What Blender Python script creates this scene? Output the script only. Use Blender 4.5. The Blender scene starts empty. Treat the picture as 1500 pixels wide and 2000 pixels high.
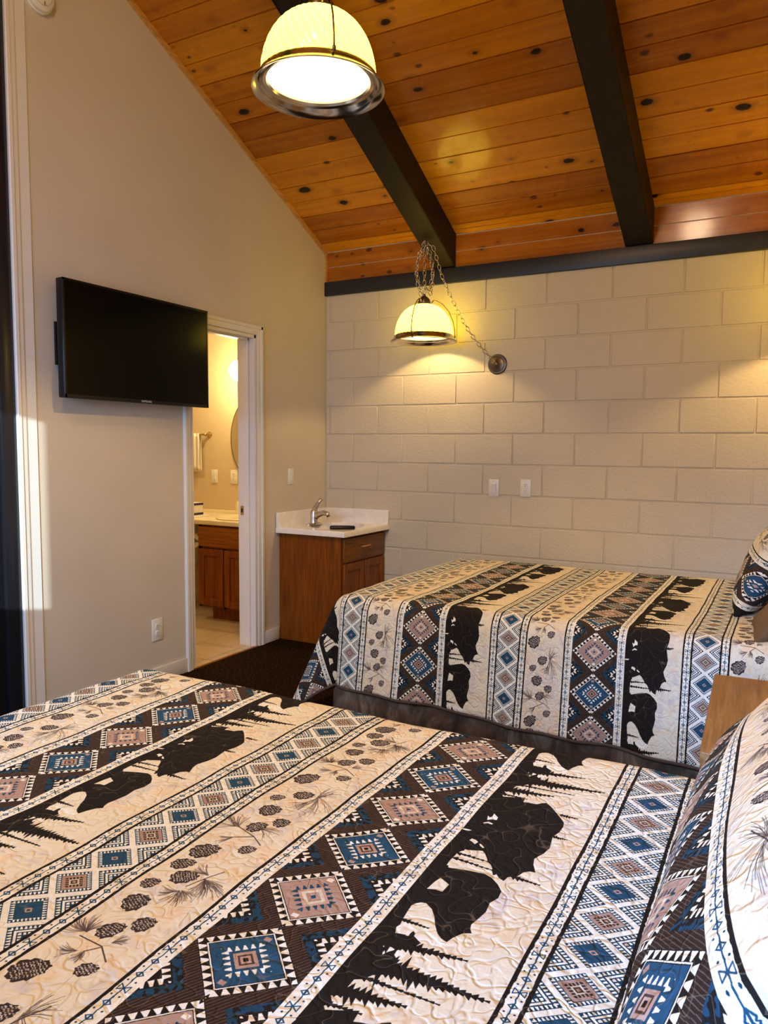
import bpy, bmesh, math, random
import numpy as np
from mathutils import Vector, Matrix
random.seed(4)
sc = bpy.context.scene
C = sc.collection
pi = math.pi

# ================================================================ camera, world, big lights, exposure
# Room axes: x runs along the block wall (0 = left wall), y runs towards the block wall (0), z up. Metres.
cam_d = bpy.data.cameras.new('camera'); cam = bpy.data.objects.new('camera', cam_d); C.objects.link(cam); sc.camera = cam
cam_d.sensor_fit = 'HORIZONTAL'; cam_d.sensor_width = 36.0; cam_d.lens = 36.0 * 1463.47 / 1500.0
cam_d.clip_start = .02
_yaw, _pitch, _roll = .5002, -.08441, -.00815
_M = Matrix.Rotation(_yaw, 3, 'Z') @ Matrix.Rotation(_pitch, 3, 'X') @ Matrix.Rotation(_roll, 3, 'Y') @ Matrix.Rotation(pi / 2, 3, 'X')
cam.matrix_world = Matrix.Translation((3.0901, -4.73781, 1.32033)) @ _M.to_4x4()
vs = sc.view_settings
sc.display_settings.display_device = 'sRGB'
vs.view_transform = 'Standard'; vs.look = 'None'; vs.gamma = 1.0; vs.use_curve_mapping = False
vs.exposure = 0.30
sc.cycles.use_denoising = True
sc.cycles.max_bounces = 8; sc.cycles.diffuse_bounces = 5; sc.cycles.transparent_max_bounces = 12
sc.cycles.sample_clamp_indirect = 6.0
sc.cycles.caustics_reflective = False; sc.cycles.caustics_refractive = False

w = bpy.data.worlds.new('sky'); sc.world = w; w.use_nodes = True
bg = w.node_tree.nodes['Background']; bg.inputs[0].default_value = (.55, .72, 1.0, 1); bg.inputs[1].default_value = 1.2

def light(name, kind, loc, energy, color, aim=None, **kw):
    d = bpy.data.lights.new(name, kind); d.energy = energy; d.color = color
    for k, v in kw.items(): setattr(d, k, v)
    o = bpy.data.objects.new(name, d); C.objects.link(o); o.location = loc
    if aim is not None: o.rotation_euler = Vector(aim).to_track_quat('-Z', 'Y').to_euler()
    return o
# low sun through the front window, leaving its patch on the left wall beside the black door
light('sun', 'SUN', (2, -9, 3), 4.8, (.80, .96, 1.0), aim=(-1.0, 1.69, -.30), angle=math.radians(.35))
# the daylight that comes in at the front window
DAY = light('window_daylight', 'AREA', (1.35, -5.50, 1.75), 23.0, (.38, .60, 1.0), aim=(-.42, 1.0, -.36), shape='RECTANGLE', size=1.6, size_y=.9, spread=1.7)
light('window_daylight', 'AREA', (2.70, -5.50, 1.50), 10.5, (.30, .53, 1.0), aim=(.19, 1.0, -.38), shape='RECTANGLE', size=1.0, size_y=1.1, spread=.7)
WARM = (1.0, .66, .27)
ROOM_W = 75.0
PEND_W = (62.0, 15.5, 19.0)      # watts of the three pendant bulbs
BATH_W = 24.0

# ================================================================ helpers
def bm_obj(name, bm, mat=None, parent=None, smooth=False, mats=None):
    me = bpy.data.meshes.new(name); bmesh.ops.recalc_face_normals(bm, faces=bm.faces[:]); bm.to_mesh(me); bm.free()
    o = bpy.data.objects.new(name, me); C.objects.link(o)
    for mm in (mats or [mat]):
        if mm: me.materials.append(mm)
    if smooth:
        me.polygons.foreach_set('use_smooth', [True] * len(me.polygons))
        if smooth != 'all': me.set_sharp_from_angle(angle=math.radians(38))
    if parent: o.parent = parent; o.matrix_parent_inverse = parent.matrix_basis.inverted() if parent.parent is None else Matrix.Identity(4)
    return o
def tag(o, label, cat, group=None):
    o['label'] = label; o['category'] = cat
    if group: o['group'] = group
    return o
def thing(name, label, cat, loc=(0, 0, 0), group=None):
    o = bpy.data.objects.new(name, None); C.objects.link(o); o.location = loc
    return tag(o, label, cat, group)
def struct(o): o['kind'] = 'structure'; return o
def box(bm, a, b, bev=0, seg=2, M=None):
    r = bmesh.ops.create_cube(bm, size=1.0); vs_ = r['verts']
    s = Vector(b) - Vector(a); c = (Vector(a) + Vector(b)) / 2
    for v in vs_: v.co = Vector((v.co.x * s.x, v.co.y * s.y, v.co.z * s.z)) + c
    if bev:
        es = list({e for v in vs_ for e in v.link_edges})
        rr = bmesh.ops.bevel(bm, geom=es, offset=bev, segments=seg, profile=.5, affect='EDGES')
        vs_ = list({v for f in rr['faces'] for v in f.verts} | {v for v in vs_ if v.is_valid})
    if M is not None:
        for v in vs_: v.co = M @ v.co
    return vs_
def bx(name, a, b, mat, parent=None, bev=.002, seg=2):
    bm = bmesh.new(); box(bm, a, b, bev, seg); return bm_obj(name, bm, mat, parent, smooth=bev > 0)
def prism(bm, pts, axis, lo, hi):          # polygon pts in the other two axes, extruded along axis
    def mk(p, t):
        return {0: (t, p[0], p[1]), 1: (p[0], t, p[1]), 2: (p[0], p[1], t)}[axis]
    a = [bm.verts.new(mk(p, lo)) for p in pts]; b = [bm.verts.new(mk(p, hi)) for p in pts]
    bm.faces.new(a); bm.faces.new(b[::-1]); n = len(pts)
    for i in range(n): bm.faces.new((a[i], b[i], b[(i + 1) % n], a[(i + 1) % n]))
def lathe(bm, prof, c=(0, 0, 0), n=48, M=None, rfun=None, close=False):
    rings = []
    for k, (r, z) in enumerate(prof):
        ring = []
        for i in range(n):
            t = 2 * pi * i / n; rr = r if rfun is None else rfun(r, z, t, k)
            p = Vector((rr * math.cos(t), rr * math.sin(t), z))
            p = (M @ p if M is not None else p) + Vector(c); ring.append(bm.verts.new(p))
        rings.append(ring)
    for a, b in zip(rings[:-1], rings[1:]):
        for i in range(n): bm.faces.new((a[i], a[(i + 1) % n], b[(i + 1) % n], b[i]))
    if close:
        bm.faces.new(rings[0][::-1]); bm.faces.new(rings[-1])
def tube(bm, pts, r, n=10, closed=False, cap=True):
    pts = [Vector(p) for p in pts]; N = len(pts); rings = []
    prev = None
    for i, p in enumerate(pts):
        if closed: d = pts[(i + 1) % N] - pts[i - 1]
        else: d = pts[min(i + 1, N - 1)] - pts[max(i - 1, 0)]
        d.normalize()
        if prev is None:
            up = Vector((0, 0, 1)) if abs(d.z) < .9 else Vector((1, 0, 0)); x = d.cross(up).normalized()
        else:
            x = prev - d * prev.dot(d); x.normalize()
        prev = x; y = d.cross(x)
        rr = r[i] if isinstance(r, (list, tuple)) else r
        rings.append([bm.verts.new(p + (x * math.cos(2 * pi * k / n) + y * math.sin(2 * pi * k / n)) * rr) for k in range(n)])
    m = N if closed else N - 1
    for i in range(m):
        a, b = rings[i], rings[(i + 1) % N]
        for k in range(n): bm.faces.new((a[k], a[(k + 1) % n], b[(k + 1) % n], b[k]))
    if not closed and cap: bm.faces.new(rings[0][::-1]); bm.faces.new(rings[-1])
def set_uv(me, fn):
    uvl = me.uv_layers.new(name='UVMap'); n = len(me.loops); vi = np.empty(n, int); me.loops.foreach_get('vertex_index', vi)
    fn = np.asarray(fn, np.float32); uvl.data.foreach_set('uv', fn[vi].ravel())

# ---------------------------------------------------------------- materials
def mat(name, col=(.8, .8, .8), rough=.5, metal=0.0, **kw):
    m = bpy.data.materials.new(name); m.use_nodes = True; nt = m.node_tree; b = nt.nodes['Principled BSDF']
    b.inputs['Base Color'].default_value = (*col, 1); b.inputs['Roughness'].default_value = rough; b.inputs['Metallic'].default_value = metal
    for k, v in kw.items(): b.inputs[k].default_value = v
    return m
class NT:
    def __init__(s, m): s.m = m; s.t = m.node_tree; s.b = s.t.nodes['Principled BSDF']
    def n(s, typ, **kw):
        nd = s.t.nodes.new(typ)
        for k, v in kw.items():
            if k[0] == '_': nd.inputs[int(k[1:])].default_value = v
            else: setattr(nd, k, v)
        return nd
    def l(s, a, b): s.t.links.new(a, b)
    def math(s, op, a, b=None, c=None):
        nd = s.n('ShaderNodeMath', operation=op)
        for i, v in enumerate((a, b, c)):
            if v is None: continue
            if isinstance(v, (int, float)): nd.inputs[i].default_value = v
            else: s.l(v, nd.inputs[i])
        return nd.outputs[0]
    def coord(s, out='Object', scale=(1, 1, 1), loc=(0, 0, 0)):
        tc = s.n('ShaderNodeTexCoord'); mp = s.n('ShaderNodeMapping'); mp.inputs['Scale'].default_value = scale; mp.inputs['Location'].default_value = loc
        s.l(tc.outputs[out], mp.inputs[0]); return mp.outputs[0]
    def noise(s, vec, scale, detail=3, rough=.5, dist=0):
        nd = s.n('ShaderNodeTexNoise'); nd.inputs['Scale'].default_value = scale; nd.inputs['Detail'].default_value = detail
        nd.inputs['Roughness'].default_value = rough; nd.inputs['Distortion'].default_value = dist
        if vec is not None: s.l(vec, nd.inputs['Vector'])
        return nd.outputs[0]
    def ramp(s, fac, stops):
        nd = s.n('ShaderNodeValToRGB'); cr = nd.color_ramp
        while len(cr.elements) < len(stops): cr.elements.new(.5)
        for e, (p, c) in zip(cr.elements, stops): e.position = p; e.color = (*c, 1) if len(c) == 3 else c
        s.l(fac, nd.inputs[0]); return nd.outputs[0]
    def mix(s, fac, a, b, mode='MIX'):
        nd = s.n('ShaderNodeMix', data_type='RGBA', blend_type=mode)
        for i, v in ((0, fac), (6, a), (7, b)):
            if isinstance(v, (int, float)): nd.inputs[i].default_value = v
            elif isinstance(v, tuple): nd.inputs[i].default_value = (*v, 1) if len(v) == 3 else v
            else: s.l(v, nd.inputs[i])
        return nd.outputs[2]
    def bump(s, h, strength=.3, dist=.01, prev=None):
        nd = s.n('ShaderNodeBump'); nd.inputs['Strength'].default_value = strength; nd.inputs['Distance'].default_value = dist
        s.l(h, nd.inputs['Height'])
        if prev is not None: s.l(prev, nd.inputs['Normal'])
        return nd.outputs[0]
    def normal(s, x): s.l(x, s.b.inputs['Normal'])
    def color(s, x): s.l(x, s.b.inputs['Base Color'])

def m_paint(name, col, rough=.55, bscale=60, bstr=.12, var=.03):
    m = mat(name, col, rough); N = NT(m); v = N.coord()
    n1 = N.noise(v, 2.0, 4); c2 = tuple(c * (1 - var * 2) for c in col)
    N.color(N.ramp(n1, [(.35, c2), (.65, col)]))
    N.normal(N.bump(N.noise(v, bscale, 3, .6), bstr, .003)); return m
M_wall = m_paint('painted_plaster', (.63, .56, .46), .6, 90, .25)
M_block = m_paint('painted_block', (.64, .56, .40), .45, 70, .9)
M_trim = m_paint('white_trim_paint', (.74, .72, .69), .38, 120, .05, .01)
M_white = mat('white_plastic', (.78, .76, .70), .32)
M_dark = mat('dark_slot', (.02, .018, .016), .5)
def m_darkwood():
    m = mat('black_brown_stain', (.018, .013, .012), .5, **{'Specular IOR Level': .25}); N = NT(m); v = N.coord(scale=(1, .25, 1))
    n1 = N.noise(v, 30, 5, .6, .4)
    N.color(N.ramp(n1, [(.3, (.009, .006, .004)), (.7, (.022, .014, .009))])); N.normal(N.bump(n1, .25, .003)); return m
M_beam = m_darkwood()
def m_pine():
    m = mat('knotty_pine', (.5, .25, .08), .24); N = NT(m)
    tc = N.n('ShaderNodeTexCoord'); at = N.n('ShaderNodeAttribute', attribute_name='plank')
    sep = N.n('ShaderNodeSeparateXYZ'); N.l(tc.outputs['UV'], sep.inputs[0])
    pid = at.outputs['Fac']
    # grain: distorted along the board
    cmb = N.n('ShaderNodeCombineXYZ'); N.l(sep.outputs[0], cmb.inputs[0]); N.l(sep.outputs[1], cmb.inputs[1]); N.l(N.math('MULTIPLY', pid, 7.31), cmb.inputs[2])
    # knots: one candidate per cell of a stretched lattice, each board with its own slice
    kn = N.n('ShaderNodeTexVoronoi'); kn.inputs['Scale'].default_value = 1.0; kn.inputs['Randomness'].default_value = .9
    mp = N.n('ShaderNodeMapping'); mp.inputs['Scale'].default_value = (4.6, 8.0, 1.0); N.l(cmb.outputs[0], mp.inputs[0]); N.l(mp.outputs[0], kn.inputs['Vector'])
    d = kn.outputs['Distance']; kc = N.n('ShaderNodeSeparateColor'); N.l(kn.outputs['Color'], kc.inputs[0])
    rad = N.math('MULTIPLY', N.math('POWER', kc.outputs[0], 1.6), .19)
    rel = N.math('SUBTRACT', N.math('ADD', d, N.math('MULTIPLY', N.noise(mp.outputs[0], 5, 3), .12)), N.math('ADD', rad, .055))
    knot = N.ramp(rel, [(0.0, (1, 1, 1)), (.035, (0, 0, 0))])
    halo = N.ramp(rel, [(0.0, (1, 1, 1)), (.20, (0, 0, 0))])
    warp = N.n('ShaderNodeVectorMath', operation='ADD')
    sc2 = N.n('ShaderNodeVectorMath', operation='MULTIPLY'); N.l(cmb.outputs[0], sc2.inputs[0]); sc2.inputs[1].default_value = (1.0, 30, 1)
    wv = N.n('ShaderNodeCombineXYZ'); N.l(N.math('MULTIPLY', halo, .9), wv.inputs[1])
    N.l(sc2.outputs[0], warp.inputs[0]); N.l(wv.outputs[0], warp.inputs[1])
    g = N.noise(warp.outputs[0], 1.3, 6, .6, .25); g2 = N.noise(warp.outputs[0], .45, 3, .5, .3)
    base = N.ramp(g, [(.30, (.19, .042, .002)), (.48, (.48, .145, .0015)), (.68, (.76, .31, .006))])
    base = N.mix(.45, base, N.ramp(g2, [(.3, (.26, .07, .006)), (.7, (.66, .27, .03))]))
    rnd = N.n('ShaderNodeTexWhiteNoise', noise_dimensions='1D'); N.l(pid, rnd.inputs['W'])
    base = N.mix(.5, base, N.ramp(rnd.outputs['Value'], [(0, (.26, .06, .003)), (.5, (.48, .15, .002)), (1, (.80, .33, .008))]))
    c = N.mix(N.math('MULTIPLY', halo, .55), base, (.17, .045, .010))
    # pin knots, smaller and more frequent
    k2 = N.n('ShaderNodeTexVoronoi'); k2.inputs['Scale'].default_value = 1.0; mp2 = N.n('ShaderNodeMapping'); mp2.inputs['Scale'].default_value = (7.0, 12.0, 1.0)
    N.l(cmb.outputs[0], mp2.inputs[0]); N.l(mp2.outputs[0], k2.inputs['Vector']); k2c = N.n('ShaderNodeSeparateColor'); N.l(k2.outputs['Color'], k2c.inputs[0])
    r2 = N.math('SUBTRACT', N.math('ADD', k2.outputs['Distance'], N.math('MULTIPLY', N.noise(mp2.outputs[0], 5, 2), .12)), N.math('ADD', N.math('MULTIPLY', N.math('POWER', k2c.outputs[1], 3.5), .17), .03))
    c = N.mix(N.math('MULTIPLY', N.ramp(r2, [(0, (1, 1, 1)), (.09, (0, 0, 0))]), .85), c, (.05, .014, .004))
    c = N.mix(knot, c, (.014, .004, .002))
    N.color(c); N.b.inputs['Specular IOR Level'].default_value = .2; N.b.inputs['Coat Weight'].default_value = .3; N.b.inputs['Coat Roughness'].default_value = .11
    N.l(N.ramp(N.noise(tc.outputs['UV'], 8, 3), [(.3, (.20,) * 3), (.7, (.34,) * 3)]), N.b.inputs['Roughness'])
    N.normal(N.bump(g, .06, .002)); return m
M_pine = m_pine()
def m_oak(name, base, dark, vert='Z', rough=.38, k=1.0):
    m = mat(name, base, rough, **{'Specular IOR Level': .28}); N = NT(m)
    s = {'Z': (14, 14, 1.0), 'X': (1.0, 14, 14), 'Y': (14, 1.0, 14)}[vert]
    v = N.coord(scale=tuple(q * k for q in s)); n1 = N.noise(v, 2.2, 6, .65, 1.2)
    v2 = N.coord(scale=tuple((70 if q > 2 else 3.0) for q in s)); n2 = N.noise(v2, 1.5, 3, .6)
    c = N.ramp(n1, [(.3, dark), (.55, base), (.8, tuple(min(1, q * 1.25) for q in base))])
    c = N.mix(N.math('MULTIPLY', N.ramp(n2, [(.45, (0, 0, 0)), (.62, (1, 1, 1))]), .45), c, tuple(q * .55 for q in dark))
    N.color(c); N.normal(N.bump(n2, .12, .001)); return m
M_oak = m_oak('honey_oak', (.23, .060, .003), (.125, .028, .002))
M_oak_h = m_oak('honey_oak_across', (.25, .085, .006), (.15, .042, .003), 'Y')
M_oak_x = m_oak('honey_oak_drawer', (.30, .10, .010), (.18, .05, .004), 'X')
M_top = m_oak('light_oak_laminate', (.33, .165, .055), (.23, .105, .030), 'Y', .42)
M_marble = mat('cultured_marble', (.84, .80, .74), .16)
_N = NT(M_marble); _N.color(_N.ramp(_N.noise(_N.coord(), 9, 4, .6, 1.5), [(.35, (.80, .75, .68)), (.6, (.86, .83, .77))]))
M_chrome = mat('brushed_nickel', (.62, .58, .52), .25, 1.0)
M_bronze = mat('dark_bronze', (.16, .12, .09), .34, .9)
M_pewter = mat('pewter', (.50, .46, .41), .17, 1.0)
M_black = mat('black_gloss', (.006, .006, .007), .25, **{'Specular IOR Level': .3})
M_screen = mat('screen_glass', (.003, .0025, .0025), .18, **{'Specular IOR Level': .12})
M_blackdoor = mat('black_paint', (.012, .012, .016), .22)
_N = NT(M_blackdoor); _N.normal(_N.bump(_N.noise(_N.coord(scale=(1, 1, .15)), 14, 4, .6), .12, .004))
def m_carpet():
    m = mat('brown_carpet', (.03, .026, .02), 1.0, **{'Specular IOR Level': .0}); N = NT(m); v = N.coord(); n = N.noise(v, 90, 5, .85)
    N.color(N.ramp(n, [(.35, (.006, .003, .001)), (.5, (.016, .008, .003)), (.64, (.070, .042, .022))])); N.normal(N.bump(n, .9, .006)); return m
M_carpet = m_carpet()
def m_tile():
    m = mat('beige_floor_tile', (.5, .36, .2), .3); N = NT(m); v = N.coord(loc=(.07, .03, 0)); b = N.n('ShaderNodeTexBrick', offset=0.0)
    N.l(v, b.inputs['Vector']); b.inputs['Scale'].default_value = 1; b.inputs['Brick Width'].default_value = .305; b.inputs['Row Height'].default_value = .305; b.inputs['Mortar Size'].default_value = .005
    b.inputs['Color1'].default_value = (.48, .37, .24, 1); b.inputs['Color2'].default_value = (.54, .42, .28, 1); b.inputs['Mortar'].default_value = (.27, .19, .11, 1)
    c = N.mix(.35, b.outputs[0], N.ramp(N.noise(v, 12, 4), [(.3, (.38, .28, .17)), (.7, (.60, .49, .34))])); N.color(c); return m
M_tile = m_tile()

def m_quilt(name):
    m = mat(name, (.7, .6, .5), .85); N = NT(m)
    tc = N.n('ShaderNodeTexCoord'); mp = N.n('ShaderNodeMapping'); mp.inputs['Scale'].default_value = (1 / QP, 1 / QT, 1); N.l(tc.outputs['UV'], mp.inputs[0])
    uvv = tc.outputs['UV']
    im = N.n('ShaderNodeTexImage', interpolation='Cubic'); im.image = QIMG; N.l(mp.outputs[0], im.inputs[0])
    # the quilting: a meandering line of stitches with padding puffed up between its loops
    wob = N.noise(uvv, 26, 1, .4); 
    st = N.noise(uvv, 24, 0.0, .3, .55)
    dist = N.math('ABSOLUTE', N.math('SUBTRACT', st, .5))
    line = N.ramp(dist, [(0.0, (1, 1, 1)), (.005, (.6, .6, .6)), (.010, (0, 0, 0))])
    st2 = N.noise(uvv, 40, 0.0, .3, .4); d2 = N.math('ABSOLUTE', N.math('SUBTRACT', st2, .5))
    def ease(x, hi):
        r = N.n('ShaderNodeMapRange', interpolation_type='SMOOTHERSTEP'); N.l(x, r.inputs[0]); r.inputs[2].default_value = hi; return r.outputs[0]
    puff = N.math('ADD', ease(dist, .09), N.math('MULTIPLY', ease(d2, .12), .7))
    weave = N.noise(uvv, 900, 2, .5)
    c = N.mix(N.math('MULTIPLY', line, .26), im.outputs[0], (.34, .25, .16))
    N.color(c); N.b.inputs['Specular IOR Level'].default_value = .15; b1 = N.bump(puff, .6, .0026); b2 = N.bump(N.noise(uvv, 60, 3, .5), .45, .004, b1); N.normal(N.bump(weave, .15, .001, b2)); return m
# ---------------------------------------------------------------- quilt print
# One repeat of the woven print, 0.786 m across the stripes by 0.672 m along them, drawn in
# numpy from the outlines below (millimetres) and used as the cloth's colour.
QP, QT = 0.786, 0.672
BEARS={'BEAR': [(604,319),(620,316),(635,309),(650,304),(665,302),(672,293),(681,287),(693,297),(708,314),(723,332),(732,344),(735,360),(734,383),(728,407),(731,425),(735,450),(731,473),(726,484),(721,498),(725,515),(731,527),(735,536),(726,537),(717,545),(712,562),(703,570),(699,574),(697,589),(687,585),(679,576),(679,583),(675,583),(670,573),(668,565),(662,556),(653,549),(647,538),(640,527),(633,521),(620,528),(609,534)],'CHEST': [(598,568),(598,556),(602,543),(614,535),(624,530),(634,529),(640,527),(648,539),(654,550),(662,556),(668,567),(671,574),(676,584),(680,578),(688,586),(697,589),(700,575),(714,581),(714,607),(700,615),(690,599),(679,589),(670,587),(650,589),(631,597),(611,605),(598,604),(597,583)],'CUB': [(600,607),(633,596),(663,588),(677,592),(692,604),(704,619),(706,640),(699,659),(702,684),(698,706),(694,725),(697,736),(703,745),(692,751),(683,768),(679,783),(668,779),(660,772),(645,752),(638,736),(626,720),(611,710),(600,703),(580,677)],'BELLY': [(597,677),(600,654),(604,639),(624,649),(622,672),(610,672)],'THROAT': [(597,761),(595,743),(594,727),(598,719),(604,713),(612,711),(626,720),(638,736),(646,752),(659,771),(669,779),(679,784),(683,769),(692,752),(703,745),(732,759),(748,806),(718,822),(682,795),(665,793),(639,796),(625,782),(622,796),(605,799),(600,777)],'FOREST': [(678,783),(776,743),(801,881),(596,979),(591,974),(597,964),(589,954),(600,948),(601,915),(611,909),(619,896),(632,888),(649,883),(665,879),(677,876),(678,854),(664,859),(648,843),(646,829),(652,817),(655,801),(657,791)],'LEGBITS': [[(602,417),(597,400),(603,405),(606,399),(605,386),(609,390),(617,397),(618,408),(610,409)],[(599,429),(607,421),(617,424),(616,428),(607,427),(600,432)],[(571,467),(581,465),(590,465),(585,470),(574,471)],[(599,500),(601,492),(609,493),(615,497),(613,508),(605,502)],[(619,501),(624,502),(632,509),(630,512),(623,508)],[(569,342),(569,336),(573,338),(572,344)]],'BITS': [[(604,801),(598,786),(601,774),(611,769),(621,773),(624,797),(620,798),(616,785),(609,783),(606,790)],[(631,793),(630,784),(643,773),(660,775),(678,785),(676,798),(661,801),(646,803)],[(611,854),(609,849),(611,834),(620,831),(621,837),(615,845)],[(626,846),(625,835),(640,821),(641,834),(640,850),(634,853)],[(602,836),(605,835),(605,839)]],'TREES': [([(596,765),(642,765)],0.0035),([(601,826),(722,807)],0.013),([(609,875),(776,863)],0.022),([(605,905),(722,901)],0.003),([(575,944),(686,925)],0.016),([(590,968),(642,964)],0.003)],'TREES2': [([(717,319),(752,318)],0.004),([(728,407),(754,403)],0.004),([(702,567),(753,567)],0.0045),([(597,573),(671,570)],0.0028),([(597,554),(654,549)],0.003)]}
CONES=[([(186,789),(224,749)],0.62),([(184,832),(219,806)],0.6),([(212,861),(255,839)],0.62),([(183,899),(208,877)],0.62),([(197,951),(227,919)],0.75),([(252,982),(278,955)],0.72),([(217,1018),(244,983)],0.6),([(255,1086),(283,1067)],0.62),([(180,1136),(219,1094)],0.62),([(223,527),(256,498)],0.62),([(188,559),(214,540)],0.62),([(204,615),(239,587)],0.75),([(257,641),(283,619)],0.72),([(224,679),(251,647)],0.6),([(257,742),(284,723)],0.62)]
CLUMPS=[[(201,1020),(161,1021)],[(201,1020),(176,1003)],[(201,1020),(199,1000)],[(224,1056),(204,1069)],[(234,1052),(239,1072)],[(256,1020),(267,1005)],[(253,884),(231,896)],[(253,884),(265,913)],[(257,881),(279,893)],[(270,842),(284,875)],[(270,842),(305,876)],[(270,842),(304,855)],[(265,828),(235,821)],[(206,678),(162,681)],[(206,678),(178,650)],[(221,711),(206,730)],[(246,666),(278,669)],[(264,537),(254,567)],[(268,504),(284,469)],[(268,504),(303,568)]]
BRANCH=[[(281,1054),(248,1033),(228,1032),(199,1031)],[(249,1035),(234,1052)],[(284,808),(271,832),(262,853),(255,870)],[(269,840),(287,862)],[(283,711),(254,693),(206,678)],[(254,693),(221,711)],[(287,474),(271,508),(258,546)]]

def quilt_tile(W=1572, H=1344):
    import numpy as np
    rng = np.random.RandomState(7)
    u = ((np.arange(W) + .5) / W * QP)[None, :].astype(np.float32)
    v = ((np.arange(H) + .5) / H * QT)[:, None].astype(np.float32)
    U = np.broadcast_to(u, (H, W)); V = np.broadcast_to(v, (H, W))
    cream = np.array((.80, .72, .55)); dark = np.array((.012, .009, .008)); navy = np.array((.016, .062, .115))
    tan = np.array((.42, .27, .21)); white = np.array((.87, .84, .72)); brown = np.array((.030, .016, .012)); thread = np.array((.30, .20, .13))
    img = np.empty((H, W, 3), np.float32)

    def noise(fx, fy, seed):            # periodic value noise
        r = np.random.RandomState(seed).rand(fy, fx)
        x = U / QP * fx; y = V / QT * fy
        x0 = np.floor(x).astype(int); y0 = np.floor(y).astype(int)
        a = x - x0; b = y - y0; a = a * a * (3 - 2 * a); b = b * b * (3 - 2 * b)
        g = lambda i, j: r[(y0 + j) % fy, (x0 + i) % fx]
        return (g(0, 0) * (1 - a) + g(1, 0) * a) * (1 - b) + (g(0, 1) * (1 - a) + g(1, 1) * a) * b
    m = lambda c: np.clip(c, 0, 1)[..., None]
    px = QP / W
    def put(mask, col):                 # mask: 0..1
        nonlocal img
        img = img * (1 - mask[..., None]) + np.asarray(col) * mask[..., None]
    S = lambda d: np.clip(.5 - d / px, 0, 1)     # signed distance to coverage
    wob = (noise(120, 100, 3) - .5) * .0022
    # cream ground with a faint peach and grey lilac mottle: part print, part lighting put into the colour
    n1 = noise(30, 26, 11) * .6 + noise(70, 60, 12) * .4; n2 = noise(22, 20, 13) * .5 + noise(64, 50, 14) * .5
    img[:] = cream
    put(np.clip((n1 - .52) * 4, 0, 1) * .6, (.80, .58, .34))
    put(np.clip((n2 - .55) * 4, 0, 1) * .6, (.60, .54, .53))

    def poly_mask(pts, du=0.0, dv=0.0):
        P = np.array(pts, float) / 1000. + (du, dv)
        x0 = max(0, int(P[:, 0].min() / px) - 2); x1 = min(W, int(P[:, 0].max() / px) + 3)
        y0 = int(P[:, 1].min() / px) - 2; y1 = int(P[:, 1].max() / px) + 3
        if x1 <= x0: return None
        ss = 2
        xs = (np.arange(x0 * ss, x1 * ss) + .5) / ss * px; ys = (np.arange(y0 * ss, y1 * ss) + .5) / ss * px
        ins = np.zeros((len(ys), len(xs)), bool)
        n = len(P)
        for i in range(n):
            (ax, ay), (bx, by) = P[i], P[(i + 1) % n]
            if ay == by: continue
            lo, hi = min(ay, by), max(ay, by)
            j0 = np.searchsorted(ys, lo, 'left'); j1 = np.searchsorted(ys, hi, 'left')
            if j1 <= j0: continue
            xc = ax + (ys[j0:j1] - ay) * (bx - ax) / (by - ay)
            ins[j0:j1] ^= xs[None, :] < xc[:, None]
        mk = ins.reshape(len(ys) // ss, ss, len(xs) // ss, ss).mean((1, 3))
        return mk, x0, x1, y0, y1
    def poly(pts, col, du=0.0, dv=0.0, alpha=1.0, ulim=None):
        r = poly_mask(pts, du, dv)
        if r is None: return
        mk, x0, x1, y0, y1 = r
        rows = np.arange(y0, y1) % H
        blk = img[rows, x0:x1]
        a = (mk * alpha)[..., None]
        if ulim is not None:
            a = a * ((u[0, x0:x1] >= ulim[0]) & (u[0, x0:x1] <= ulim[1]))[None, :, None]
        img[rows, x0:x1] = blk * (1 - a) + np.asarray(col) * a
    def line(pts, w, col, alpha=1.0, ulim=None, taper=False):
        for k, (a, b) in enumerate(zip(pts[:-1], pts[1:])):
            a = np.array(a, float); b = np.array(b, float); d = b - a; L = np.hypot(*d)
            if L < 1e-6: continue
            q = np.array((-d[1], d[0])) / L * w * 500
            e = .25 if taper else 1
            poly([a - q, b - q * e, b + q * e, a + q], col, alpha=alpha, ulim=ulim)
    A0, A1, B0, B1, C0, C1, D0, D1 = .0, .036, .133, .168, .325, .360, .541, .572

    # ---- bear band
    BL = (D1, QP)
    poly([(560, -20), (603, -20), (600, 120), (606, 300), (604, 700), (560, 700)], dark, ulim=BL)
    poly([(560, -20), (640, -20), (650, 60), (655, 100), (640, 160), (632, 250), (640, 320), (560, 340)], dark, ulim=BL)
    F = BEARS
    poly(F['FOREST'], cream, ulim=BL)
    for t in F['BITS']: poly(t, white, ulim=BL)
    # the animals
    poly(F['BEAR'] + [(560, 534), (560, 300)], dark, ulim=BL)
    poly(F['CHEST'], cream, ulim=BL)
    poly(F['CUB'], dark, ulim=BL)
    poly([(560, 600), (602, 600), (602, 760), (560, 760)], dark, ulim=BL)
    for k in ('BELLY', 'THROAT'): poly(F[k], cream, ulim=BL)
    for q in F['LEGBITS'] + F['BITS'][:2]: poly(q, white, ulim=BL)
    def tree(a, b, w, col=dark, seed=0):
        rr = np.random.RandomState(seed + 5)
        a = np.array(a, float); b = np.array(b, float); d = b - a; L = np.hypot(*d); d /= L; q = np.array((-d[1], d[0]))
        n = max(7, int(L / 8.5)); left = []; right = []
        for i in range(n):
            t = i / n; hw = w * 1500 * (1 - t) ** 1.15 + .9
            for side, lst in ((1, left), (-1, right)):
                k = .55 + .9 * rr.rand() ** 2
                lst.append(a + d * L * (t + .15 / n) + side * q * hw * .42)
                lst.append(a + d * L * (t + (.95 + .2 * rr.rand()) / n) + side * q * (hw * k + 1.2))
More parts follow.
